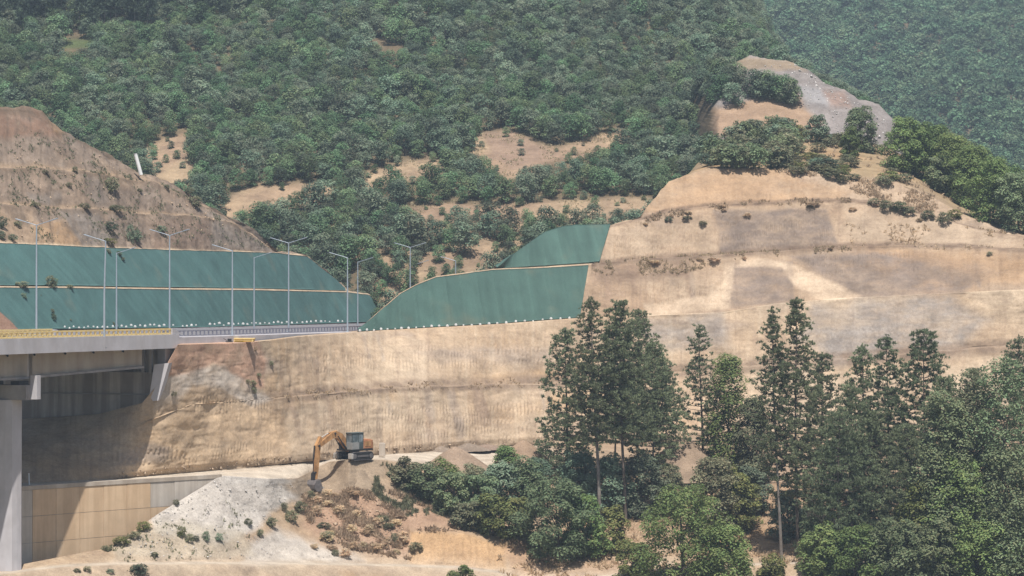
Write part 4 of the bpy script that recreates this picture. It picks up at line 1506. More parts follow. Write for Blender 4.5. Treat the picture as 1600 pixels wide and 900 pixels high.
mb = MB(); mb.tube([(5.98, 0, 1.75), (6.16, 0, 0.2)], 0.09, 10); mb.tube([(6.16, 0, 0.2), (6.2, 0, -1.3)], 0.05, 10); mb.build('bucket_ram', M['dark'], stick)
mb = MB(); bar(mb, (6.2, -1.3), (5.9, -1.15), .08, .08, 0.5, 0); bar(mb, (6.2, -1.3), (6.25, -2.15), .08, .08, 0.5, 0); mb.build('bucket_link', M['dark'], stick)
buck = [(6.35, -2.05), (6.6, -2.5), (6.55, -3.0), (6.2, -3.3), (5.7, -3.25), (5.35, -2.95), (5.5, -2.85), (5.78, -3.05), (6.15, -3.1), (6.38, -2.9), (6.4, -2.55), (6.2, -2.25), (5.75, -2.12), (5.75, -1.98)]
mb = MB(); side_prism(mb, buck, -0.68, 0.68)
bucket = mb.build('bucket', M['worn_steel'], ex)
full = [(6.35, -2.05), (6.6, -2.5), (6.55, -3.0), (6.2, -3.3), (5.7, -3.25), (5.35, -2.95), (5.75, -1.98)]
for sy in (-0.70, 0.66):
    mb = MB(); side_prism(mb, full, sy, sy + 0.04); mb.build('bucket_side', M['worn_steel'], bucket)
for k in range(5):
    y = -0.58 + k * 0.29
    mb = MB(); mb.prism([(5.4, y - .05, -2.88), (5.4, y + .05, -2.88), (5.4, y + .05, -2.98), (5.4, y - .05, -2.98)], (-0.28, 0, 0.06)); mb.build('bucket_tooth', M['pale_steel'], bucket)


# ------------------------------------------------------------------ heaps of earth and sand
def heap(name, px, top_py, D, h, rad, c, label, sx=1.0, seed=1, cat='heap', skew=0.0):
    top = P(px, top_py, D)
    n, mrad = 40, 18
    vs, fs = [], []
    rs_ = np.linspace(0, 1, mrad)
    ang = np.linspace(0, 2 * math.pi, n, endpoint=False)
    A, Rr = np.meshgrid(ang, rs_)
    rr = Rr * rad * (1 + 0.15 * fbm(np.stack([np.cos(A) * 1.2, np.sin(A) * 1.2, A * 0 + seed], -1), 2, seed))
    x = np.cos(A) * rr * sx + skew * Rr * rad
    y = np.sin(A) * rr
    z = h * (1 - (np.sqrt(Rr ** 2 + 0.02) - math.sqrt(0.02)) / (math.sqrt(1.02) - math.sqrt(0.02))) - h
    V = np.stack([x, y, z], -1)
    V[..., 2] += 0.22 * fbm(V * 0.9 + seed, 3, seed + 3) * (Rr > 0)
    idx = np.arange(n * mrad).reshape(mrad, n)
    q = np.stack([idx[:-1], np.roll(idx[:-1], -1, 1), np.roll(idx[1:], -1, 1), idx[1:]], -1).reshape(-1, 4)
    cc = np.asarray(c) * (1 + 0.35 * fbm(V * 0.5 + 9, 3, seed + 5))[..., None]
    me = mesh_from(name, V.reshape(-1, 3), q, 4, [M['soil']], cc.reshape(-1, 3), True)
    o = bpy.data.objects.new(name, me)
    link(o)
    o.location = top
    tag(o, label, cat, 'heaps of earth and sand along the dirt road')
    return o


heap('earth_heap', 556, 718, 300.2, 3.1, 3.5, HEAP * 1.02, 'brown earth heap sloping down under the excavator and its bucket', 1.0, 3)
heap('sand_heap', 712, 698, 312.0, 2.7, 4.4, np.array((0.34, 0.255, 0.19)), 'tall cone-shaped brown sand heap on the road right of the excavator', 1.0, 5)
heap('sand_heap', 818, 688, 318.0, 3.2, 4.2, np.array((0.36, 0.26, 0.185)), 'reddish sand heap half hidden behind the pines and the small leafy tree', 1.0, 7)
heap('sand_heap', 733, 692.5, 327.0, 0.9, 2.4, np.array((0.28, 0.225, 0.18)), 'low dark sand heap at the cliff foot, just behind the tall cone', 1.1, 9)
heap('sand_heap', 684, 696, 325.0, 0.9, 2.2, np.array((0.30, 0.24, 0.19)), 'low sand heap at the cliff foot, left of the tall cone', 1.2, 11)
heap('sand_heap', 762, 694, 329.5, 0.6, 2.4, np.array((0.28, 0.21, 0.165)), 'flat sand heap at the cliff foot, right of the tall cone', 1.3, 13)
heap('earth_heap', 1068, 684, 322.0, 5.0, 6.5, np.array((0.32, 0.24, 0.175)), 'big brown earth heap behind the gap between the pines', 1.0, 15)
heap('earth_heap', -6, 485, 284.0, 2.6, 2.9, np.array((0.27, 0.17, 0.125)), 'reddish rocky earth heap against the teal netting behind the middle yellow railing', 1.0, 19)
heap('earth_heap', 1190, 690, 326.0, 4.5, 6.5, np.array((0.36, 0.265, 0.19)), 'pale brown earth heap behind the pine with the bare pale trunk', 1.2, 17)

# ------------------------------------------------------------------ small things
p = P(381, 534.5, 294.6)
yb = empty('skip_container', p, math.atan2(15.0, 9.0) - 1.05)
tag(yb, 'bright yellow metal skip lying on the road shoulder past the bridge', 'skip')
mb = MB(); mb.prism([(-1.1, -.5, .05), (1.1, -.5, .05), (1.2, -.5, .34), (-1.2, -.5, .34)], (0, 1.0, 0)); bd = mb.build('body', M['yellow_bright'], yb)
mb = MB(); mb.box((0, 0, 0.40), (2.5, 1.15, 0.1)); mb.build('rim', M['yellow'], yb)
mb = MB(); mb.box((0, -0.52, 0.22), (2.3, 0.05, 0.06)); mb.build('side_rib', M['yellow'], yb)
mb = MB(); mb.box((-0.5, -.2, 0.02), (0.9, 0.8, 0.07)); mb.build('skid', M['dark'], yb)
for x in (-1.0, 1.0):
    mb = MB(); mb.box((x, -0.52, 0.2), (0.08, 0.06, 0.28)); mb.build('bracket', M['yellow'], yb)
p = P(358, 535, 291.3)
t = empty('compactor', p, 0.4)
tag(t, 'small dark plate machine standing beside the yellow skip', 'machine')
mb = MB(); mb.box((0, 0, .08), (0.7, 0.45, .1), bev=.03); mb.build('base_plate', M['dark'], t)
mb = MB(); mb.box((0.05, 0, .27), (0.4, 0.34, .28), bev=.05); mb.build('engine', M['dark'], t)
mb = MB(); mb.tube([(-0.2, .15, .2), (-0.6, .15, .42), (-0.6, -.15, .42), (-0.2, -.15, .2)], .03, 6); mb.build('handle', M['worn_steel'], t)

mb = MB(); mb.tube([(0, 0, 0), (-0.75, 0, 2.75)], [0.26, 0.24], 14); mb.tube([(-0.75, 0, 2.75), (-0.76, 0, 2.80)], [0.27, 0.27], 14)
o = mb.build('white_pipe', M['white']); o.location = P(220.5, 273.5, 352.0)
tag(o, 'thick white pipe leaning upright on the edge of the brown hill', 'pipe')
mb = MB(); mb.tube([(0, 0, 0), (-0.03, 0, 1.2)], [0.09, 0.08], 8); mb.box((0.75, 0, 0.02), (1.3, 0.3, 0.1), bev=.02)
o = mb.build('white_stake', M['white']); o.location = P(45.5, 758.5, 263.5)
tag(o, 'short white stake on top of the retaining wall beside the pier', 'stake')
mb = MB(); mb.box((0, 0, 0.75), (0.72, 0.5, 1.5), bev=.06); mb.box((0, 0, 1.53), (0.5, 0.34, 0.1), bev=.03)
o = mb.build('concrete_post', M['concrete_warm']); o.location = P(597, 713, 309.0)
tag(o, 'pale square concrete post on the dirt road behind the excavator', 'post')

hut = empty('concrete_shelter', P(1304, 221, 421.0))
tag(hut, 'small flat-roofed concrete box among bushes on the ridge', 'shelter')
mb = MB(); mb.box((0, 0.6, 0.55), (1.7, 1.4, 1.2)); mb.build('wall', M['concrete'], hut)
mb = MB(); mb.box((-0.1, 0.5, 1.24), (2.5, 2.0, 0.16)); mb.build('roof_slab', M['concrete_pale'], hut)


# ------------------------------------------------------------------ plants
def leaf_quads(C, N, size, rs, aspect=0.62):
    """one bent leaf spray (2 triangles as a quad) per centre C with facing N"""
    n = len(C)
    t = rs.normal(size=(n, 3))
    t -= (t * N).sum(1, keepdims=True) * N
    t /= np.linalg.norm(t, axis=1, keepdims=True) + 1e-9
    b = np.cross(N, t)
    L = (size * rs.uniform(0.65, 1.35, n))[:, None]
    W = L * aspect
    bend = N * L * rs.uniform(-0.25, 0.25, n)[:, None]
    v = np.stack([C - t * L, C - b * W + bend, C + t * L, C + b * W + bend], 1)
    return v.reshape(-1, 3)


def crown_mesh(name, seed, lobes, nleaf, size, mat, trunk=None, trunk_mat=None, squash=1.0, up=0.35, inner=0.25):
    """unit-ish plant: crown made of many small leaf sprays spread over uneven lobes; optional trunk (h, r) with limbs"""
    rs = np.random.RandomState(seed)
    lob = []
    for (c, r) in lobes:
        lob.append((np.array(c, float), r))
    w = np.array([r ** 2 for _, r in lob]); w /= w.sum()
    k = rs.choice(len(lob), nleaf, p=w)
    cen = np.array([l[0] for l in lob])[k]
    rad = np.array([l[1] for l in lob])[k]
    d = rs.normal(size=(nleaf, 3)); d /= np.linalg.norm(d, axis=1, keepdims=True)
    d[:, 2] = np.where((d[:, 2] < -0.2) & (rs.rand(nleaf) < 0.7), -d[:, 2], d[:, 2])
    rr = rad * np.where(rs.rand(nleaf) < inner, rs.uniform(0.3, 0.85, nleaf), rs.uniform(0.8, 1.12, nleaf))
    C = cen + d * rr[:, None] * np.array([1, 1, squash])
    N = d * 0.75 + rs.normal(size=(nleaf, 3)) * 0.34 + np.array([0, -0.12, 0.55 + up * 0.5])
    N /= np.linalg.norm(N, axis=1, keepdims=True)
    V = leaf_quads(C, N, size, rs)
    lobe_t = rs.uniform(0.82, 1.2, len(lob))
    g = (lobe_t[k] * rs.uniform(0.82, 1.18, nleaf))[:, None] * np.array([1, 1, 1.0])
    g[:, 0] *= rs.uniform(0.88, 1.15, nleaf)
    col = np.repeat(g, 4, 0)
    faces = np.arange(nleaf * 4).reshape(-1, 4)
    mid = np.zeros(nleaf, int)
    if trunk:
        tv, tf = [], []
        mb = MB()
        h, r = trunk
        mb.tube([(0, 0, -0.15), (0.03 * h, 0.02 * h, h * 0.5), (0, 0, h)], [r, r * 0.8, r * 0.45], 6, caps=False)
        for (c, rd) in lobes[:6]:
            mb.tube([(0, 0, h * 0.55), ((c[0]) * 0.5, c[1] * 0.5, (h * 0.6 + c[2]) / 2), tuple(c)], [r * 0.5, r * 0.35, r * 0.15], 4, caps=False)
        tV = np.array(mb.v); tF = np.array(mb.f)
        faces = np.concatenate([faces, tF + len(V)])
        col = np.concatenate([col, np.ones((len(tV), 3))])
        mid = np.concatenate([mid, np.ones(len(tF), int)])
        V = np.concatenate([V, tV])
    mats = [mat] + ([trunk_mat or M['bark']] if trunk else [])
    return mesh_from(name, V, faces, 4, mats, col, False, mid)


def oak_lobes(seed, w=1.0, h=1.0, n=9, r=0.34, base=0.3):
    """lobes inside a crown of width w, top at h (units of the tree)"""
    rs = np.random.RandomState(seed)
    out = []
    for i in range(n):
        a = i * 2.399 + rs.uniform(-.4, .4)
        t = (i + 0.5) / n
        z = base + (h - base - r * 0.6) * t + rs.uniform(-.05, .05)
        rad = (w / 2 - r * 0.55) * math.sin(math.pi * (0.22 + 0.70 * t)) ** 0.7 * rs.uniform(0.75, 1.1)
        out.append(((math.cos(a) * rad, math.sin(a) * rad, z), r * rs.uniform(0.75, 1.15)))
    return out


# forest trees: unit height 1, crown about as wide as high
FOREST = []
for i in range(7):
    w = [0.80, 0.70, 0.88, 0.74, 0.84, 0.66, 0.78][i]
    FOREST.append(crown_mesh('forest_tree', 900 + i, oak_lobes(500 + i, w, 1.0, 9 + i % 3, 0.21, 0.22), 1250, 0.035, M['leaf_forest'] if i < 4 else M['leaf_fresh'], None, None, 0.85))
FAR = []
for i in range(4):
    me = crown_mesh('far_tree', 940 + i, oak_lobes(540 + i, 0.95, 1.0, 9, 0.26, 0.2), 300, 0.085, M['leaf_far'], None, None, 0.85)
    FAR.append(me)


def pine_mesh(seed, H, crown0, width, tufts_per=6, blades=10, blade=0.33, lean=0.0, trunk_r=0.19, dens=1.0, topw=0.30, gaps=0.04, bw=0.052):
    """black pine: returns crown data (verts, faces, col) and trunk MB. Metres."""
    rs = np.random.RandomState(seed)
    tr = MB()
    nseg = 9
    pts = []
    for i in range(nseg + 1):
        t = i / nseg
        pts.append(Vector((lean * t + 0.12 * math.sin(t * 5 + seed), 0.10 * math.sin(t * 4 + seed * 2), H * t)))
    rad = [trunk_r * (1 - 0.88 * (i / nseg)) for i in range(nseg + 1)]
    tr.tube(pts, rad, 9)

    def axis(z):
        t = z / H * nseg
        i = min(int(t), nseg - 1)
        return pts[i].lerp(pts[i + 1], t - i)
    br = MB()
    TC, TD, TS = [], [], []
    z = crown0
    while z < H - 0.3:
        t = (z - crown0) / (H - crown0)
        prof = topw * 0.35 + (1 - topw * 0.35) * min(1.0, (1 - t) / (0.80 - 0.35 * topw)) ** 0.85
        if t < 0.22:
            prof *= 0.70 + 1.36 * t
        nb = rs.randint(3, 6)
        a0 = rs.uniform(0, 6.28)
        for b in range(nb):
            if rs.rand() < gaps:
                continue
            L = width / 2 * prof * rs.uniform(0.6, 1.3)
            L = max(L, 0.35)
            a = a0 + b * 6.283 / nb + rs.uniform(-.35, .35)
            rise = rs.uniform(0.0, 0.30) + 0.45 * t
            c = axis(z)
            d = Vector((math.cos(a), math.sin(a), 0))
            p1 = c + d * L * 0.5 + Vector((0, 0, L * 0.5 * rise * 0.4))
            p2 = c + d * L + Vector((0, 0, L * rise))
            br.tube([c, p1, p2], [0.055 * (1 - 0.6 * t) + 0.015, 0.035, 0.012], 3, caps=False)
            ncl = max(1, int(round((0.8 + L / 0.68) * dens)))
            for j in range(ncl):
                u = 0.30 + 0.70 * (j + rs.uniform(0.3, 1.0)) / ncl
                q = (c.lerp(p1, u * 2) if u < 0.5 else p1.lerp(p2, min(u * 2 - 1, 1.0)))
                side = 0.30 * L * (1.1 - u) + 0.10
                q = q + Vector((rs.normal() * side, rs.normal() * side, 0))
                for m_i in range(tufts_per):
                    off = Vector((rs.normal() * 0.21, rs.normal() * 0.21, rs.normal() * 0.06 + 0.05))
                    TC.append(q + off)
                    dd = (d * rs.uniform(0.2, 0.7) + Vector((rs.normal() * .4, rs.normal() * .4, rs.uniform(0.4, 1.1)))).normalized()
                    TD.append(dd)
                    TS.append(rs.uniform(0.75, 1.25))
        z += rs.uniform(0.42, 0.66)
    # leader
    for j in range(14):
        zz = H - rs.rand() ** 1.5 * 1.6
        TC.append(axis(min(zz, H)) + Vector((rs.normal() * .13, rs.normal() * .13, 0.05))); TD.append(Vector((rs.normal() * .3, rs.normal() * .3, 1)).normalized()); TS.append(0.95)
    TC = np.array([tuple(v) for v in TC]); TD = np.array([tuple(v) for v in TD]); TS = np.array(TS)
    n = len(TC)
    # needle brushes: blades around the shoot direction
    D = TD[:, None, :] * 0.75 + rs.normal(size=(n, blades, 3)) * 0.55
    D /= np.linalg.norm(D, axis=2, keepdims=True)
    S = rs.normal(size=(n, blades, 3)); S = np.cross(D, S); S /= np.linalg.norm(S, axis=2, keepdims=True) + 1e-9
    L = blade * TS[:, None, None] * rs.uniform(0.7, 1.25, (n, blades, 1))
    base = TC[:, None, :] - D * L * 0.15
    Wd = bw * TS[:, None, None]
    v = np.stack([base - S * Wd * 0.5, base + S * Wd * 0.5, base + D * L * 0.6 + S * Wd, base + D * L], 2).reshape(-1, 3)
    f = np.arange(len(v)).reshape(-1, 4)
    g = rs.uniform(0.75, 1.3, (n, 1)) * rs.uniform(0.85, 1.15, (n, blades))
    col = np.repeat(g.reshape(-1, 1), 4, 0) * np.array([1.0, 1.0, 1.0])
    return v, f, col, tr, br


def pine(px, base_py, top_py, wpx, crown_frac, label, seed, lean_px=0.0, sheet='embankment', D=None, mat='bark', **kw):
    if D is None:
        b = ground_at(sheet, px, base_py)
    else:
        b = P(px, base_py, D)
    k = F / b.y
    H = (base_py - top_py) / k
    W = wpx / k * (1.08 if px < 1060 else 1.22 if px < 1300 else 1.34)
    v, f, col, tr, br = pine_mesh(seed, H, H * crown_frac, W, lean=lean_px / k, **kw)
    t = empty('pine_tree', b + Vector((0, 0, -0.25)))
    tag(t, label, 'pine tree', 'tall dark pines in front of the cut')
    tk = tr.build('trunk', M[mat], t)
    br.build('branches', M['bark'], tk)
    me = mesh_from('crown', v, f, 4, [M['needle']], col)
    link(bpy.data.objects.new('crown', me), t)
    return t


PINES = [
    # px, base, top, width, crown_frac, lean
    (886, 752, 510, 98, 0.05, 0, 'bushy pine leftmost of the grove, its crown reaching nearly to the ground', dict(dens=1.2, topw=0.35)),
    (938, 812, 461, 92, 0.36, -12, 'tallest pine of the grove, straight pale trunk bare below the crown', dict(dens=1.15, topw=0.2, mat='bark_pale', trunk_r=0.24)),
    (977, 812, 468, 100, 0.36, -8, 'full-crowned pine on a dark trunk right behind the straight pale trunk', dict(dens=1.2, topw=0.4, trunk_r=0.22)),
    (998, 742, 480, 92, 0.22, 0, 'broad pine standing behind, its top joined with the full-crowned one', dict(dens=1.2, topw=0.4)),
    (1023, 792, 535, 86, 0.24, 0, 'pine with a thin pale trunk at the right side of the grove', dict(dens=1.1, topw=0.4, mat='bark_pale', trunk_r=0.15)),
    (1041, 748, 560, 56, 0.30, 0, 'slim short pine at the outer right rim of the grove', dict(dens=0.9, trunk_r=0.12)),
    (961, 742, 500, 70, 0.30, 0, 'thin dark pine hidden deep inside the grove', dict(dens=0.9, trunk_r=0.13)),
    (1097, 742, 504, 62, 0.10, -4, 'narrow pine with open branches beside a leafy green tree', dict(dens=0.85, topw=0.3, gaps=0.15)),
    (1219, 872, 477, 66, 0.32, -13, 'very slender pine with a long bare pale leaning trunk', dict(dens=0.9, topw=0.25, gaps=0.15, mat='bark_pale', trunk_r=0.19)),
    (1247, 868, 461, 86, 0.24, -4, 'tall pine just right of the slender leaning one, dark trunk', dict(dens=1.05, topw=0.22, gaps=0.1, trunk_r=0.2)),
    (1284, 830, 548, 76, 0.12, 0, 'lower bushy pine pressed against the tall dark-trunked one', dict(dens=1.1, topw=0.4)),
    (1347, 840, 534, 78, 0.10, 0, 'pine with a thin ragged top, first after the gap showing grey rock', dict(dens=0.95, topw=0.22, gaps=0.12)),
    (1387, 850, 516, 84, 0.12, 0, 'pine with clear whorled tiers at its pointed top', dict(dens=0.95, topw=0.18, gaps=0.1)),
    (1445, 860, 514, 92, 0.12, 0, 'dense pine with a rounded dark top beside the whorled pointed one', dict(dens=1.3, topw=0.5)),
    (1365, 872, 640, 80, 0.10, 0, 'short pine in front, under the pointed whorled pine', dict(dens=1.1, topw=0.4)),
    (1312, 880, 640, 84, 0.12, 0, 'low wide pine in front of the gap, over bright bushes', dict(dens=1.1, topw=0.45)),
    (1328, 868, 596, 88, 0.10, 0, 'pine filling the space just left of the ragged-topped one', dict(dens=1.0, topw=0.3)),
    (1474, 880, 588, 92, 0.10, 0, 'pine standing between the dense rounded pine and the leafy trees', dict(dens=1.1, topw=0.35)),
    (1524, 868, 572, 88, 0.10, 0, 'pine rising through the leafy trees, last but one of the row', dict(dens=1.1, topw=0.3)),
    (1592, 830, 528, 90, 0.08, 0, 'tall pine at the very edge of the view beyond the leafy trees', dict(dens=1.2, topw=0.4)),
    (1418, 880, 660, 84, 0.10, 0, 'mid-height pine before the dense rounded one', dict(dens=1.1, topw=0.45)),
]
for i, (px, b, tp, w, cf, ln, lab, kw) in enumerate(PINES):
    pine(px, b, tp, w, cf, lab, 1200 + i, ln, **kw)

# near broadleaf trees and bushes --------------------------------------------
NEARN = [0]


def near_mesh(kind, W, H, name):
    mat = {'bush': M['leaf_bush'], 'bright': M['leaf_bright'], 'yellow': M['leaf_yellow'], 'olive': M['leaf_olive'], 'dry': M['leaf_dry'], 'forest': M['leaf_forest']}[kind]
    NEARN[0] += 1
    sd = NEARN[0]
    rs_ = np.random.RandomState(4000 + sd)
    n = int(np.clip(W * H * 1.5, 16, 110))
    lob = []
    for i in range(n):
        t = (i + 0.5) / n
        a = i * 2.39996 + rs_.uniform(-.5, .5)
        r = rs_.uniform(0.45, 0.85) * min(1.0, W / 3.2) * min(1.6, max(1.0, (W * H / 25.0) ** 0.3))
        # rounded outline, wider below the middle, with lobes pushed in and out
        rad = (W / 2 - r * 0.6) * (math.sin(math.pi * (0.20 + 0.74 * t)) ** 0.65) * rs_.uniform(0.45, 1.10)
        z = 0.03 * H + (0.97 * H - r * 0.6) * t + rs_.normal() * 0.25
        lob.append(((math.cos(a) * rad, math.sin(a) * rad, max(z, r * 0.5)), r))
    nl = int(np.clip(W * H * 230, 2000, 15000))
    return crown_mesh(name, 4100 + sd, lob, nl, 0.145, mat, None, None, 0.85, 0.4, 0.2)


STEM = None


def near_plant(name, px, base_py, hpx, wpx, kind, variant, label, cat, group, sheet='embankment', D=None, rz=0.0, stem=True):
    global STEM
    b = ground_at(sheet, px, base_py) if D is None else P(px, base_py, D)
    k = F / b.y
    t = empty(name, b + Vector((0, 0, -0.1)), rz)
    tag(t, label, cat, group)
    nm = 'foliage' if cat == 'bush' else 'crown'
    fo = bpy.data.objects.new(nm, near_mesh(kind, wpx / k, hpx / k, nm))
    link(fo, t)
    if stem:
        if STEM is None:
            mb = MB()
            rs = random.Random(3)
            mb.tube([(0, 0, -0.1), (0.02, 0, 0.3), (0.0, 0.03, 0.75)], [0.024, 0.018, 0.006], 6)
            for j in range(5):
                a = j * 2.4
                mb.tube([(0.01, 0, 0.3 + 0.05 * j), (0.12 * math.cos(a), 0.12 * math.sin(a), 0.45 + 0.06 * j), (0.22 * math.cos(a), 0.22 * math.sin(a), 0.55 + 0.06 * j)], [0.012, 0.008, 0.003], 4)
            STEM = mb.build('trunk' if cat != 'bush' else 'stem', M['bark'], t)
            so = STEM
        else:
            so = STEM.copy(); so.name = 'trunk' if cat != 'bush' else 'stem'
            COL.objects.link(so); so.parent = t
        so.scale = (wpx / k, wpx / k, hpx / k)
    return t


G_B = 'leafy bushes on the embankment'
BUSH = [
    (637, 764, 46, 62, 'olive', 'thin olive bush at the top of the brushy slope, nearest the excavator'),
    (672, 782, 58, 72, 'bush', 'green bush second from the excavator, hanging over the dry slope'),
    (712, 800, 66, 78, 'bush', 'green bush in the middle of the hedge-like row below the tall sand cone'),
    (694, 756, 36, 60, 'bright', 'low bright bush at the road edge below the tall sand cone'),
    (740, 762, 38, 62, 'olive', 'low olive bush at the road edge right below the sand cone'),
    (748, 812, 74, 76, 'bush', 'dark green bush above the bare orange cut face'),
    (782, 795, 78, 82, 'forest', 'dark shady bush under the small upright leafy tree'),
    (772, 838, 62, 76, 'yellow', 'yellowish bush over the rim of the orange cut face'),
    (818, 800, 86, 84, 'bush', 'bushy green shrub left of the big round bush'),
    (728, 826, 44, 60, 'olive', 'dry olive shrub at the lower rim of the green row'),
    (806, 836, 60, 66, 'yellow', 'light green shrub low between the yellowish bush and the big round bush'),
    (872, 872, 128, 136, 'bush', 'big round grey-green bush below the leftmost pine'),
    (912, 868, 96, 84, 'bright', 'fresh green bush tucked right of the big round bush'),
    (958, 860, 66, 60, 'yellow', 'small yellow-green shrub between the bare pine trunks'),
    (905, 788, 84, 80, 'forest', 'dark shady shrub behind the big round bush under the pines'),
    (955, 806, 96, 80, 'forest', 'dark shrub filling the space behind the straight pale trunk'),
    (1003, 806, 100, 84, 'forest', 'dark shrub behind the thin pale pine trunk'),
    (1112, 832, 122, 92, 'olive', 'grey-olive shrub behind the large bright tree, below the narrow pine'),
    (1152, 828, 92, 74, 'yellow', 'yellow-green shrub above bare orange soil, beside the grey-olive one'),
    (1175, 800, 70, 66, 'forest', 'dark low shrub in the gap behind the leaning pale trunk'),
    (1232, 842, 84, 74, 'forest', 'dark shrub at the feet of the two tall slender pines'),
    (1290, 912, 92, 96, 'bright', 'bright green bush below the low wide pine'),
    (1340, 925, 108, 112, 'bright', 'light green bush with large clumps under the short pine'),
    (1402, 930, 120, 120, 'bush', 'green bush with black gaps under the mid-height pine'),
    (1270, 868, 58, 60, 'bush', 'small shrub between the tall dark-trunked pine and the bright bush'),
    (1460, 930, 120, 120, 'bush', 'green bush at the foot of the leafy trees, next to the mid-height pine'),
    (1530, 940, 130, 130, 'bright', 'leafy bush at the lower edge under the leafy trees'),
    (1596, 945, 130, 130, 'bush', 'outermost bush in the lower corner under the edge pine'),
    (988, 905, 62, 64, 'yellow', 'dry yellow shrub left of the large bright tree'),
    (840, 770, 60, 56, 'forest', 'dark shrub left below the leftmost pine, by the reddish heap'),
    (1045, 800, 70, 60, 'olive', 'olive shrub behind the crown of the large bright tree'),
    (1205, 905, 40, 50, 'yellow', 'low yellowish shrub on the bare orange soil'),
]
for i, (px, b, h, w, kd, lab) in enumerate(BUSH):
    near_plant('leafy_bush', px, b, h, w, kd, i % 4, lab, 'bush', G_B, rz=i * 1.3)

G_T = 'leafy trees among the pines'
TREE = [
    (790, 750, 58, 46, 'bright', 'small upright leafy tree beside the road, before the reddish sand heap'),
    (1068, 930, 172, 168, 'bright', 'large bright broadleaf tree low in front of the pine grove'),
    (1128, 945, 128, 110, 'bright', 'leafy tree joined to the right flank of the large bright one'),
    (1136, 745, 192, 74, 'bright', 'tall open leafy tree right beside the narrow pine'),
    (1478, 900, 290, 112, 'bush', 'tall leafy tree next to the dense rounded pine'),
    (1520, 880, 300, 104, 'olive', 'airy thin-topped leafy tree showing pale ground through it'),
    (1566, 900, 340, 118, 'bush', 'tallest leafy tree at the end of the row, beside the edge pine'),
    (1500, 915, 200, 128, 'bright', 'bright leafy tree in front of the airy thin-topped one'),
    (1575, 925, 230, 128, 'bush', 'dense leafy tree in front of the tallest one'),
    (1440, 900, 150, 96, 'yellow', 'yellow-tinged leafy tree below the dense rounded pine'),
    (1178, 755, 140, 60, 'olive', 'thin olive tree between the open leafy tree and the slender leaning pine'),
    (726, 925, 44, 52, 'bright', 'tip of a green tree poking up below the dirt track'),
]
for i, (px, b, h, w, kd, lab) in enumerate(TREE):
    near_plant('leafy_tree', px, b, h, w, kd, i % 4, lab, 'tree', G_T, rz=i * 1.7)

# ridge trees on the right -----------------------------------------------------
G_R = 'trees along the ridge above the terraces'
RIDGE = [
    (1343, 236, 74, 54, 'bush', 'lone dark tree on the ridge in front of the grey scree'),
    (1327, 246, 46, 34, 'bright', 'light green bushy tree leaning against the lone dark ridge tree'),
    (1280, 222, 42, 46, 'forest', 'small dark tree beside the concrete box on the ridge'),
    (1415, 268, 86, 80, 'bright', 'round green tree at the head of the ridge wood, nearest the scree'),
    (1452, 284, 92, 84, 'bright', 'second big tree of the ridge wood'),
    (1440, 262, 66, 70, 'bush', 'tree behind the two front trees of the ridge wood'),
    (1488, 306, 98, 84, 'bright', 'big bright tree in the middle of the ridge wood'),
    (1475, 270, 72, 70, 'bush', 'darker tree behind the bright middle one'),
    (1520, 326, 100, 82, 'bright', 'tall bright tree above the bend of the ridge'),
    (1512, 292, 74, 74, 'bush', 'dark-topped tree behind the tall bright one'),
    (1552, 348, 104, 86, 'bright', 'bright tree overhanging the dry grass edge'),
    (1548, 312, 72, 76, 'bush', 'tree behind the overhanging bright one'),
    (1590, 362, 96, 84, 'bush', 'dark tree at the low end of the ridge wood'),
    (1588, 330, 76, 80, 'bright', 'bright tree behind the dark end tree'),
    (1638, 368, 92, 84, 'bush', 'last tree of the ridge wood, cut by the edge'),
    (1470, 300, 60, 60, 'bush', 'shady lower tree between the second and middle trees'),
]
for i, (px, b, h, w, kd, lab) in enumerate(RIDGE):
    near_plant('ridge_tree', px, b, h, w, kd, i % 4, lab, 'tree', G_R, sheet='terraced_hill', rz=i * 2.1)

# small shrubs: shared light meshes -------------------------------------------
SHR = {}


def shrub_mesh(kind, v):
    if (kind, v) not in SHR:
        mat = {'bush': M['leaf_bush'], 'olive': M['leaf_olive'], 'dry': M['leaf_dry'], 'forest': M['leaf_forest'], 'yellow': M['leaf_yellow'], 'bright': M['leaf_bright'], 'straw': M['straw']}[kind]
        SHR[(kind, v)] = crown_mesh('shrub', 3000 + v + len(SHR) * 11, oak_lobes(3100 + v, 1.0, 0.95, 12, 0.22, 0.12), 750, 0.055, mat, None, None, 0.8, 0.4, 0.35)
    return SHR[(kind, v)]


def shrub(px, py, hpx, wpx, kind, v, label, group, sheet):
    b = ground_at(sheet, px, py)
    k = F / b.y
    o = bpy.data.objects.new('shrub', shrub_mesh(kind, v))
    link(o)
    o.location = b + Vector((0, 0, -0.08))
    o.rotation_euler = (0, 0, px * 0.7)
    o.scale = (wpx / k, wpx / k, hpx / k)
    tag(o, label, 'shrub', group)
    return o


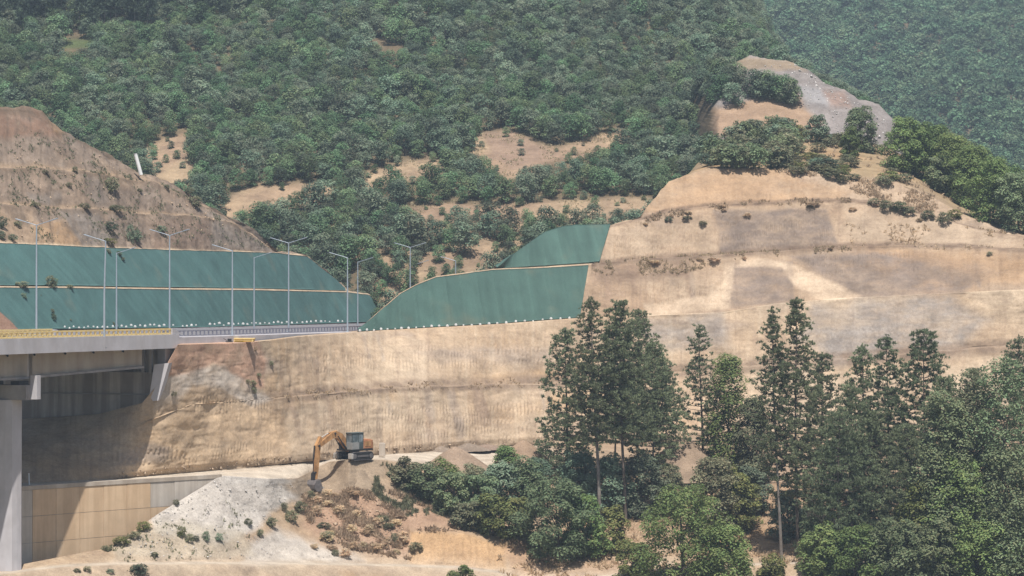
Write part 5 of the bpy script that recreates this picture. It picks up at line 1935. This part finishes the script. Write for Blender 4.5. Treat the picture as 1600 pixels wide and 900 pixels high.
rng = random.Random(21)
for (px, py, h, w, kd) in [(5, 356, 22, 16, 'forest'), (4, 374, 16, 14, 'forest'), (22, 376, 14, 16, 'forest'), (28, 352, 10, 14, 'olive'), (72, 270, 7, 12, 'olive'), (110, 292, 10, 12, 'olive'),
                           (57, 320, 8, 16, 'olive'), (134, 325, 9, 20, 'olive'), (183, 328, 12, 28, 'olive'), (174, 362, 20, 24, 'forest'), (205, 376, 30, 14, 'forest'), (214, 378, 22, 22, 'forest'), (254, 364, 14, 18, 'forest'),
                           (176, 300, 26, 24, 'olive'), (300, 300, 12, 18, 'olive'), (305, 322, 20, 22, 'olive'), (118, 268, 12, 10, 'olive'), (220, 300, 8, 10, 'olive'), (262, 294, 8, 12, 'olive'), (172, 380, 12, 26, 'yellow')]:
    shrub(px, py, h, w, kd, rng.randrange(3), 'small shrub growing on the bare brown hill above the teal netting', 'shrubs on the bare brown hill', 'hillside_cutting')
for (px, py, h, w, kd) in [(80, 447, 20, 16, 'olive'), (86, 446, 16, 12, 'bush'), (36, 448, 10, 22, 'olive'), (110, 449, 8, 14, 'olive'), (38, 466, 12, 12, 'forest'), (85, 500, 14, 12, 'forest'), (83, 490, 10, 10, 'olive'),
                           (64, 465, 6, 6, 'forest'), (110, 500, 5, 8, 'olive'), (178, 508, 8, 6, 'olive'), (192, 408, 8, 12, 'olive'), (186, 400, 10, 12, 'bush'), (170, 396, 10, 12, 'olive')]:
    shrub(px, py, h, w, kd, rng.randrange(3), 'small weed tuft growing through the teal netting', 'weeds on the teal netting', 'hillside_cutting')
for (px, py, h, w, kd) in [(215, 895, 18, 34, 'forest'), (173, 896, 9, 14, 'forest'), (136, 893, 10, 14, 'olive'), (122, 892, 8, 12, 'olive'), (322, 843, 17, 14, 'forest'), (343, 846, 16, 14, 'forest'), (308, 842, 9, 12, 'forest'),
                           (298, 846, 16, 16, 'olive'), (283, 838, 20, 16, 'yellow'), (275, 786, 9, 12, 'olive'), (190, 848, 14, 30, 'yellow'), (222, 826, 16, 24, 'yellow'), (210, 838, 12, 20, 'olive'), (243, 868, 9, 12, 'olive'),
                           (390, 820, 14, 14, 'olive'), (425, 822, 18, 20, 'olive'), (455, 815, 22, 22, 'olive'), (470, 800, 22, 22, 'olive'), (408, 836, 12, 12, 'olive'), (445, 795, 14, 14, 'olive'), (165, 858, 10, 18, 'olive')]:
    shrub(px, py, h, w, kd, rng.randrange(3), 'low shrub growing on the pale gravel slope by the retaining wall', 'shrubs on the gravel slope', 'embankment')
for i in range(46):
    px = rng.uniform(485, 660); py = rng.uniform(770, 870)
    if px > 600 + (py - 770) * 0.6: continue
    kd = rng.choice(['dry', 'straw', 'olive', 'straw', 'olive', 'dry'])
    shrub(px, py, rng.uniform(8, 18), rng.uniform(12, 24), kd, rng.randrange(3), 'dry reddish shrub on the scrubby slope below the excavator', 'dry shrubs below the excavator', 'embankment')
for (px, py, h, w, kd) in [(400, 548, 10, 8, 'dry'), (395, 602, 12, 14, 'olive'), (396, 612, 12, 14, 'olive'), (273, 620, 10, 12, 'olive'), (424, 570, 10, 10, 'olive'), (388, 598, 8, 10, 'olive'), (405, 590, 9, 12, 'olive')]:
    shrub(px, py, h, w, kd, rng.randrange(3), 'small shrub rooted in the tan cliff beside the red earth', 'shrubs beside the red earth', 'cut_slope')
for i in range(16):
    px = rng.uniform(1005, 1460)
    which = rng.choice([0, 0, 1])
    base = np.interp(px, [1000, 1130, 1250, 1320, 1400, 1460], [342, 320, 314, 312, 322, 338]) if which == 0 else np.interp(px, [930, 1130, 1320, 1420, 1500], [413, 399, 386, 383, 385])
    shrub(px, base + rng.uniform(0, 14 if which == 0 else 8), rng.uniform(4, 8), rng.uniform(8, 22), rng.choice(['dry', 'olive', 'dry']), rng.randrange(3), 'small dry shrub along a terrace edge of the tan hill', 'dry shrubs on the terrace edges', 'terraced_hill')
for (px, py, h, w, kd) in [(1385, 326, 18, 26, 'olive'), (1405, 328, 18, 24, 'bush'), (1420, 334, 16, 24, 'olive'), (1450, 340, 16, 22, 'olive'), (1475, 348, 22, 24, 'olive'), (1365, 318, 12, 20, 'olive'), (1046, 345, 10, 12, 'forest'), (1100, 350, 8, 14, 'olive'), (1170, 338, 8, 12, 'dry'), (1490, 340, 18, 24, 'yellow'), (1546, 398, 8, 10, 'olive')]:
    shrub(px, py, h, w, kd, rng.randrange(3), 'bigger shrub on the upper terrace below the ridge wood', 'shrubs on the upper terrace', 'terraced_hill')
n_r = 0
for i in range(190):
    px = rng.uniform(1100, 1440) if i % 2 else rng.uniform(1100, 1250); py = rng.uniform(205, 288)
    top_l = np.interp(px, [1100, 1200, 1290, 1400, 1440], [225, 206, 212, 240, 262])
    bot_l = np.interp(px, [1100, 1108, 1180, 1260, 1330, 1440], [262, 262, 264, 272, 288, 300])
    if py < top_l or py > bot_l: continue
    dark = px < 1235
    kd = rng.choice(['bush', 'forest', 'bush', 'olive'] if dark else ['olive', 'yellow', 'olive', 'olive', 'yellow'])
    if px > 1340 and rng.random() < 0.4: continue
    s = rng.uniform(0.75, 1.3)
    shrub(px, py, (33 if dark else 14) * s, (34 if dark else 26) * s, kd, rng.randrange(3), 'green shrub in the thicket crowning the terraced hill' if dark else 'low olive shrub in the dry grass on the hilltop',
          'thicket shrubs crowning the terraced hill' if dark else 'low shrubs on the dry hilltop', 'terraced_hill')
for (px, py, h, w, kd) in [(1292, 268, 24, 46, 'forest'), (1275, 262, 20, 30, 'forest')]:
    shrub(px, py, h, w, kd, 1, 'dark shrub on the rim of the tan cut, below the concrete box', 'dark shrubs on the rim of the cut', 'terraced_hill')

# ------------------------------------------------------------------ forest
rs = np.random.RandomState(77)


def scatter(V, n_try, spacing, keep):
    """random points on a grid sheet, kept apart by about `spacing` metres"""
    r, c = V.shape[:2]
    # sample cells by their area
    e1 = V[1:, :-1] - V[:-1, :-1]; e2 = V[:-1, 1:] - V[:-1, :-1]
    area = np.linalg.norm(np.cross(e1, e2), axis=-1)
    pr_ = (area / area.sum()).ravel()
    cell = rs.choice(len(pr_), n_try, p=pr_)
    i, j = cell // (c - 1), cell % (c - 1)
    a, b = rs.rand(n_try, 1), rs.rand(n_try, 1)
    Pn = V[i, j] * (1 - a) * (1 - b) + V[i + 1, j] * a * (1 - b) + V[i, j + 1] * (1 - a) * b + V[i + 1, j + 1] * a * b
    ok = keep(Pn)
    Pn = Pn[ok]
    grid = {}
    out = []
    for p in Pn:
        sp = spacing(p) if callable(spacing) else spacing
        g = (int(p[0] // 4), int(p[1] // 4))
        bad = False
        for dx in (-1, 0, 1):
            for dy in (-1, 0, 1):
                for q in grid.get((g[0] + dx, g[1] + dy), ()):
                    if (p[0] - q[0]) ** 2 + (p[1] - q[1]) ** 2 + (p[2] - q[2]) ** 2 < sp * sp:
                        bad = True; break
                if bad: break
            if bad: break
        if not bad:
            grid.setdefault(g, []).append(p); out.append(p)
    return np.array(out)


SPARSE = [(590, 400), (720, 395), (790, 400), (760, 430), (640, 500), (580, 480)]


def keep_main(Pn):
    px, py = proj(Pn)
    k = F / Pn[:, 1]
    h = 4.4 * k
    ok = (px > -400) & (px < 1400) & (py > -60) & (py < 520)
    rb = rs.rand(len(px))
    ok &= ~((fbm(Pn * 0.06 + 3.1, 3, 391) > 0.20) & (rs.rand(len(px)) < 0.55))
    ok &= ~((px < 210) & (py > 330))
    ok &= ~((px > 940) & (py > 385))
    for pl in BARE:
        for f_ in ((0.0, 0.35, 0.58) if BARE.index(pl) in (1, 3, 4) else (0.0, 0.4)):
            ok &= ~(in_poly(px, py - h * f_, pl) & (rb > 0.10))
    sp = in_poly(px, py - 10, SPARSE)
    ok &= ~(sp & (rs.rand(len(px)) < 0.45))
    for (x, y, r_) in ((588, 62, 16), (610, 80, 20), (680, 58, 12), (768, 78, 14), (116, 66, 26)):
        ok &= ~(np.hypot(px - x, (py - 0.4 * h) - y) < r_)
    return ok


pts = scatter(Vh2, 40000, 2.15, keep_main)
ppx, ppy = proj(pts)
kpx = F / pts[:, 1]
hts = rs.uniform(2.9, 5.0, len(pts)) * np.where(rs.rand(len(pts)) < 0.12, 1.25, 1.0)
sp = in_poly(ppx, ppy - 10, SPARSE)
hts = np.where(sp, hts * 0.75, hts)
hts = hts * (1 + 0.55 * fbm(pts * 0.045 + 9.2, 3, 393))
for pl in BARE:
    hts = np.where(in_poly(ppx, ppy, pl) | in_poly(ppx, ppy - 14, pl), np.minimum(hts, rs.uniform(0.8, 2.2, len(pts))), hts)
# trees at the head of the scree
scp = []
for i in range(60):
    px = rs.uniform(1055, 1238); py = rs.uniform(112, 156) + (1222 - px) * 0.13 + (8 if px > 1222 else 0)
    py = max(py, float(np.interp(px, [1055, 1150, 1180, 1238], [112, 128, 146, 164])))
    V_, gx, gy = SHEETS['scree_slope']
    scp.append(tuple(ground_at('scree_slope', px, py)))
scp = np.array(scp)
pts_all = np.concatenate([pts, scp])
h_all = np.concatenate([hts, rs.uniform(3.6, 5.2, len(scp))])
size_px = h_all * F / pts_all[:, 1]
ax, ay = proj(pts_all)
inview = (ax > -10) & (ax < 1610) & (ay > 10)
order = np.argsort(-(size_px * inview))
n_ind = 296
ind, rest = order[:n_ind], order[n_ind:]


def pick_kind(x, y):
    """greyer oaks low and to the left, fresher green ones higher and to the right"""
    p = 0.15 + 0.55 * min(1, max(0, (x - 350) / 700)) * min(1, max(0, (260 - y) / 120)) + 0.15 * min(1, max(0, (130 - y) / 80))
    return int(4 + rs.randint(3)) if rs.rand() < p else int(rs.randint(4))


src = {}
mb = MB(); mb.tube([(0, 0, -0.1), (0.02, 0.01, 0.3), (0.0, 0.02, 0.78)], [0.03, 0.022, 0.008], 6)
TRUNK = mb.build('trunk', M['bark'])
trunk_me = TRUNK.data
bpy.data.objects.remove(TRUNK)
for j in ind:
    v = pick_kind(ax[j], ay[j])
    o = bpy.data.objects.new('forest_tree', trunk_me)
    link(o)
    cr_ = bpy.data.objects.new('crown', FOREST[v])
    link(cr_, o)
    if v not in src: src[v] = cr_
    p = pts_all[j]
    o.location = Vector(p) + Vector((0, 0, -0.3))
    h = h_all[j]
    o.scale = (h * rs.uniform(0.85, 1.1), h * rs.uniform(0.85, 1.1), h)
    o.rotation_euler = (0, 0, rs.uniform(0, 6.28))
    x, y = ax[j], ay[j]
    if x > 1080 and y < 200 and p[1] < 500:
        lab, grp = 'dark bushy tree at the head of the grey scree above orange soil', 'trees at the head of the scree'
    elif y > 345 and x < 720:
        lab, grp = 'grey-green young tree in the thicket between the two nettings', 'thicket between the nettings'
    elif y > 335:
        lab, grp = 'grey-green young tree behind the small upper green netting', 'trees behind the upper netting'
    elif y > 255:
        lab, grp = 'grey-green young tree in the belt between the bare terraces', 'trees between the bare terraces'
    elif x < 330:
        lab, grp = 'young tree at the forest edge just above the brown hill and white pipe', 'forest edge above the brown hill'
    elif x < 560:
        lab, grp = 'young tree in the lower forest right above the long pale clearing nearest the brown hill', 'lower forest above the long pale clearing'
    elif x < 760:
        lab, grp = 'young tree in the lower forest between the long pale clearing and the dark bare knoll', 'lower forest beside the bare knoll'
    else:
        lab, grp = 'young tree in the lower forest between the dark bare knoll and the tan terraced hill', 'lower forest towards the terraced hill'
    tag(o, lab, 'tree', grp)


def instancer(name, P_, H_, meshes, src_objs, label, width=(0.85, 1.1), picks=None):
    """many trees nobody could count: ONE object whose points carry tree shapes"""
    me = bpy.data.meshes.new(name)
    me.vertices.add(len(P_))
    me.vertices.foreach_set('co', np.asarray(P_, np.float32).ravel())
    n = len(P_)
    def attr(nm, typ, data, key):
        a = me.attributes.new(nm, typ, 'POINT')
        a.data.foreach_set(key, np.asarray(data).ravel())
    rot = np.zeros((n, 3), np.float32); rot[:, 2] = rs.uniform(0, 6.28, n)
    w = rs.uniform(width[0], width[1], n)
    sc = np.stack([H_ * w, H_ * w, H_], -1).astype(np.float32)
    attr('rot', 'FLOAT_VECTOR', rot, 'vector')
    attr('scl', 'FLOAT_VECTOR', sc, 'vector')
    attr('pick', 'INT', (np.asarray(picks) if picks is not None else rs.randint(0, len(src_objs), n)).astype(np.int32), 'value')
    me.update()
    o = bpy.data.objects.new(name, me)
    link(o)
    tag(o, label, None, None, 'stuff')
    ng = bpy.data.node_groups.new(name + '_nodes', 'GeometryNodeTree')
    ng.interface.new_socket('Geometry', in_out='INPUT', socket_type='NodeSocketGeometry')
    ng.interface.new_socket('Geometry', in_out='OUTPUT', socket_type='NodeSocketGeometry')
    N, L = ng.nodes, ng.links
    gi, go = N.new('NodeGroupInput'), N.new('NodeGroupOutput')
    m2p = N.new('GeometryNodeMeshToPoints')
    L.new(gi.outputs[0], m2p.inputs[0])
    iop = N.new('GeometryNodeInstanceOnPoints')
    L.new(m2p.outputs[0], iop.inputs['Points'])
    jn = N.new('GeometryNodeJoinGeometry')
    for s_ in src_objs:
        oi = N.new('GeometryNodeObjectInfo')
        oi.transform_space = 'ORIGINAL'
        oi.inputs['Object'].default_value = s_
        oi.inputs['As Instance'].default_value = True
        L.new(oi.outputs['Geometry'], jn.inputs[0])
    L.new(jn.outputs[0], iop.inputs['Instance'])
    iop.inputs['Pick Instance'].default_value = True
    for nm, dt, sock in (('pick', 'INT', 'Instance Index'), ('rot', 'FLOAT_VECTOR', 'Rotation'), ('scl', 'FLOAT_VECTOR', 'Scale')):
        na = N.new('GeometryNodeInputNamedAttribute')
        na.data_type = dt
        na.inputs['Name'].default_value = nm
        L.new(na.outputs['Attribute'], iop.inputs[sock])
    L.new(iop.outputs[0], go.inputs[0])
    md = o.modifiers.new('trees', 'NODES')
    md.node_group = ng
    return o


instancer('forest', pts_all[rest] + np.array([0, 0, -0.3]), h_all[rest], FOREST, [src[k] for k in sorted(src)], 'dense grey-green oak forest covering the main hill',
          picks=[pick_kind(ax[j], ay[j]) for j in rest])

# far forest: a few real trees carry the shapes
def keep_far(Pn):
    px, py = proj(Pn)
    return (px > 1040) & (px < 2000) & (py > -50) & (py < 330)


pf = scatter(Vf2, 16000, 2.9, keep_far)
hf = rs.uniform(4.0, 7.0, len(pf))
fx, fy = proj(pf)
vis = np.where((fx > 1450) & (fx < 1590) & (fy > 60) & (fy < 200))[0]
srcf = []
for v in range(len(FAR)):
    j = vis[v * 7 % len(vis)]
    o = bpy.data.objects.new('far_tree', trunk_me)
    link(o)
    cr_ = bpy.data.objects.new('crown', FAR[v])
    link(cr_, o)
    o.location = Vector(pf[j]); o.scale = (hf[j], hf[j], hf[j])
    tag(o, 'bluish tree in the wood on the far hillside', 'tree', 'trees on the far hillside')
    srcf.append(cr_)
    hf[j] = 0.0
good = hf > 0
instancer('far_forest', pf[good] + np.array([0, 0, -0.4]), hf[good], FAR, srcf, 'hazy bluish wood covering the far hillside')

# tall dark pines at the top of the main hill
PM = []
for i in range(3):
    v, f, col, tr, br = pine_mesh(1500 + i, 13.0, 4.5, 4.6, tufts_per=2, blades=5, blade=0.8, dens=0.9, topw=0.3, trunk_r=0.16, bw=0.16)
    to = tr.build('trunk', M['bark_pale']); tm = to.data; bpy.data.objects.remove(to)
    PM.append((tm, mesh_from('crown', v, f, 4, [M['needle_far']], col)))
for i in range(64):
    px = rs.uniform(-15, 480) if i < 48 else rs.uniform(-10, 230)
    py = rs.uniform(2, 52) - max(0, px - 330) * 0.28 if i < 48 else rs.uniform(40, 62)
    b = ground_at('forest_hill', px, py)
    o = bpy.data.objects.new('hill_pine', PM[i % 3][0])
    link(o)
    link(bpy.data.objects.new('crown', PM[i % 3][1]), o)
    o.location = b
    s_ = rs.uniform(0.7, 1.05)
    o.scale = (s_, s_, s_)
    o.rotation_euler = (0, 0, rs.uniform(0, 6.28))
    tag(o, 'dark tall pine with pale trunk in the plantation atop the hill', 'pine tree', 'dark pines atop the forest hill')

# ------------------------------------------------------------------ ground clutter (uncountable)


def tufts(name, sheet, poly, n, size, mat, label, blades=6, seed=1, upright=0.8, dens_noise=None):
    r_ = np.random.RandomState(seed)
    V, gx, gy = SHEETS[sheet]
    m = in_poly(gx, gy, poly)
    ii = np.argwhere(m)
    if len(ii) == 0:
        return
    ii = ii[(ii[:, 0] < V.shape[0] - 1) & (ii[:, 1] < V.shape[1] - 1)]
    k = r_.randint(0, len(ii), n)
    a, b = r_.rand(n, 1), r_.rand(n, 1)
    i, j = ii[k, 0], ii[k, 1]
    C = V[i, j] * (1 - a) * (1 - b) + V[i + 1, j] * a * (1 - b) + V[i, j + 1] * (1 - a) * b + V[i + 1, j + 1] * a * b
    if dens_noise:
        ok = fbm(C * dens_noise, 3, seed) > 0.02
        C = C[ok]
    n = len(C)
    D = r_.normal(size=(n, blades, 3)) * 0.55 + np.array([0, -0.1, upright])
    D /= np.linalg.norm(D, axis=2, keepdims=True)
    S = np.cross(D, r_.normal(size=(n, blades, 3))); S /= np.linalg.norm(S, axis=2, keepdims=True)
    L = size * r_.uniform(0.5, 1.4, (n, 1, 1)) * r_.uniform(0.7, 1.2, (n, blades, 1))
    base = C[:, None, :] + r_.normal(size=(n, blades, 3)) * size * 0.25 * np.array([1, 1, 0.2])
    v = np.stack([base - S * L * 0.12, base + S * L * 0.12, base + D * L * 0.6 + S * L * 0.2, base + D * L], 2).reshape(-1, 3)
    col = np.repeat((r_.uniform(0.65, 1.35, (n, blades))).reshape(-1, 1), 4, 0) * np.ones((1, 3))
    me = mesh_from(name, v, np.arange(len(v)).reshape(-1, 4), 4, [mat], col)
    o = bpy.data.objects.new(name, me)
    link(o)
    tag(o, label, None, None, 'stuff')


tufts('dry_scrub', 'embankment', [(470, 775), (560, 762), (660, 765), (720, 832), (640, 828), (640, 874), (540, 856), (480, 815)], 7000, 0.42, M['leaf_dry'], 'reddish dry scrub on the slope below the excavator', 6, 11, 0.8, 0.35)
tufts('dry_grass', 'embankment', [(590, 725), (660, 735), (730, 815), (640, 810), (580, 770)], 2600, 0.4, M['leaf_olive'], 'olive weeds at the top of the scrubby slope', 6, 12, 0.9, 0.4)
tufts('undergrowth', 'embankment', [(780, 850), (900, 820), (1080, 780), (1280, 790), (1700, 780), (1700, 940), (780, 920)], 6000, 0.42, M['leaf_dry'], 'dry undergrowth on the ground below the pines', 6, 13, 0.8, 0.3)
tufts('weeds', 'embankment', [(150, 860), (330, 770), (380, 800), (420, 840), (360, 870), (180, 880)], 260, 0.3, M['leaf_olive'], 'thin olive weeds on the gravel below the retaining wall', 6, 14, 0.8, 0.4)
tufts('hilltop_grass', 'terraced_hill', [(1110, 240), (1290, 205), (1400, 240), (1460, 290), (1530, 345), (1480, 345), (1400, 322), (1330, 300), (1260, 275), (1110, 266)], 2200, 0.42, M['straw'], 'dry grass on top of the terraced hill', 6, 15, 0.9, 0.25)
tufts('terrace_grass', 'terraced_hill', [(1320, 350), (1480, 352), (1600, 365), (1640, 400), (1500, 392), (1330, 388)], 900, 0.35, M['straw'], 'dry grass along the high terrace edge', 6, 16, 0.9, 0.25)

tufts('ledge_scrub', 'terraced_hill', [(1000, 342), (1045, 330), (1130, 317), (1250, 311), (1330, 310), (1330, 318), (1250, 320), (1130, 327), (1045, 340), (1000, 352)], 900, 0.35, M['leaf_dry'], 'dry scrub along the upper ledge of the tan hill', 6, 17, 0.8, 0.3)
tufts('ledge_scrub', 'terraced_hill', [(925, 410), (1000, 404), (1130, 396), (1320, 384), (1330, 392), (1130, 408), (1070, 428), (930, 440)], 1500, 0.32, M['leaf_dry'], 'dry scrub along the middle ledge beside the netting', 6, 18, 0.8, 0.35)
tufts('ledge_scrub', 'cut_slope', [(430, 615), (600, 601), (770, 595), (905, 590), (905, 600), (770, 608), (600, 615), (430, 630)], 700, 0.26, M['leaf_dry'], 'thin dry scrub along the ledge halfway up the lower cliff', 6, 19, 0.8, 0.4)
tufts('bare_scrub', 'forest_hill', [(335, 335), (530, 285), (620, 250), (700, 240), (760, 200), (985, 200), (1030, 320), (860, 345), (640, 350), (590, 480), (770, 480), (560, 520), (400, 345)], 6000, 0.36, M['straw'], 'low dry scrub on the bare terraces of the forest hill', 6, 20, 0.8, 0.22)

tufts('hill_scrub', 'hillside_cutting', [(-40, 210), (100, 208), (300, 312), (420, 388), (-40, 376)], 5000, 0.26, M['leaf_olive'], 'sparse dry scrub scattered over the bare brown hill', 5, 22, 0.7, 0.3)

# loose stones on the gravel and at the cliff foot
def stones(name, sheet, poly, n, size, mat, label, seed):
    r_ = np.random.RandomState(seed)
    V, gx, gy = SHEETS[sheet]
    ii = np.argwhere(in_poly(gx, gy, poly))
    ii = ii[(ii[:, 0] < V.shape[0] - 1) & (ii[:, 1] < V.shape[1] - 1)]
    k = r_.randint(0, len(ii), n)
    C = V[ii[k, 0], ii[k, 1]] + r_.normal(size=(n, 3)) * np.array([0.15, 0.15, 0.0])
    base = np.array([(1, 0, 0), (0, 1, 0), (-1, 0, 0), (0, -1, 0), (0, 0, 0.9), (0, 0, -0.7)], float)
    fc = np.array([(0, 1, 4), (1, 2, 4), (2, 3, 4), (3, 0, 4), (1, 0, 5), (2, 1, 5), (3, 2, 5), (0, 3, 5)])
    s = size * np.exp(r_.normal(size=(n, 1, 1)) * 0.5)
    v = base[None] * s * r_.uniform(0.6, 1.3, (n, 6, 1))
    a = r_.uniform(0, 6.28, n)
    ca, sa = np.cos(a)[:, None], np.sin(a)[:, None]
    v = np.stack([v[..., 0] * ca - v[..., 1] * sa, v[..., 0] * sa + v[..., 1] * ca, v[..., 2]], -1) + C[:, None, :]
    f = (fc[None] + np.arange(n)[:, None, None] * 6).reshape(-1, 3)
    col = np.repeat(r_.uniform(0.7, 1.25, n), 6)[:, None] * np.ones((1, 3))
    me = mesh_from(name, v.reshape(-1, 3), f, 3, [mat], col)
    o = bpy.data.objects.new(name, me)
    link(o)
    tag(o, label, None, None, 'stuff')


def stone_mat(name, c):
    m, nt, b = newmat(name)
    at = node(nt, 'ShaderNodeAttribute', attribute_name='Col')
    c = tuple(x * ALB for x in c)
    n1 = noise_node(nt, 2.0, 4, 0.6)
    r1 = ramp(nt, n1.outputs['Fac'], 0.3, tuple(x * 0.8 for x in c), 0.7, tuple(x * 1.15 for x in c))
    nt.links.new(mixcol(nt, 'MULTIPLY', 1.0, at.outputs['Color'], r1.outputs['Color']), b.inputs['Base Color'])
    b.inputs['Roughness'].default_value = 0.95
    return m


M['stone_pale'] = stone_mat('pale_stone', tuple(GRAVEL))
M['stone_tan'] = stone_mat('tan_stone', (0.42, 0.31, 0.21))
stones('gravel', 'embankment', [(240, 806), (340, 748), (470, 756), (470, 790), (410, 820), (420, 850), (560, 872), (300, 872), (190, 868)], 1500, 0.045, M['stone_pale'], 'pale loose gravel on the slope by the retaining wall', 31)
stones('rubble', 'cut_slope', [(180, 748), (345, 732), (470, 720), (600, 708), (770, 695), (900, 690), (900, 684), (600, 700), (470, 710), (180, 738)], 420, 0.085, M['stone_tan'], 'tan rubble fallen at the foot of the cliff', 33)
stones('scree_stones', 'scree_slope', [(1180, 100), (1240, 100), (1390, 190), (1400, 230), (1300, 220), (1240, 140)], 350, 0.11, M['stone_pale'], 'grey stones lying on the scree shoulder', 35)
stones('hill_stones', 'hillside_cutting', [(0, 215), (100, 210), (330, 330), (425, 388), (0, 375)], 700, 0.075, M['stone_tan'], 'loose stones on the bare brown hill', 37)
stones('slope_stones', 'embankment', [(480, 775), (600, 760), (640, 860), (520, 850)], 600, 0.07, M['stone_tan'], 'tan stones on the scrubby slope', 39)

# ------------------------------------------------------------------ haze
hz = MB(); hz.box((0, 650, 69.0), (1720, 1390, 262.0))
hm = bpy.data.materials.new('haze_air')
hm.use_nodes = True
hn = hm.node_tree
hn.nodes.clear()
ho = hn.nodes.new('ShaderNodeOutputMaterial')
hv = hn.nodes.new('ShaderNodeVolumePrincipled')
hv.inputs['Color'].default_value = (0.66, 0.83, 1.0, 1)
hv.inputs['Density'].default_value = HAZE_DENSITY
hv.inputs['Anisotropy'].default_value = 0.0
hn.links.new(hv.outputs[0], ho.inputs['Volume'])
tag(hz.build('haze', hm), kind='stuff')
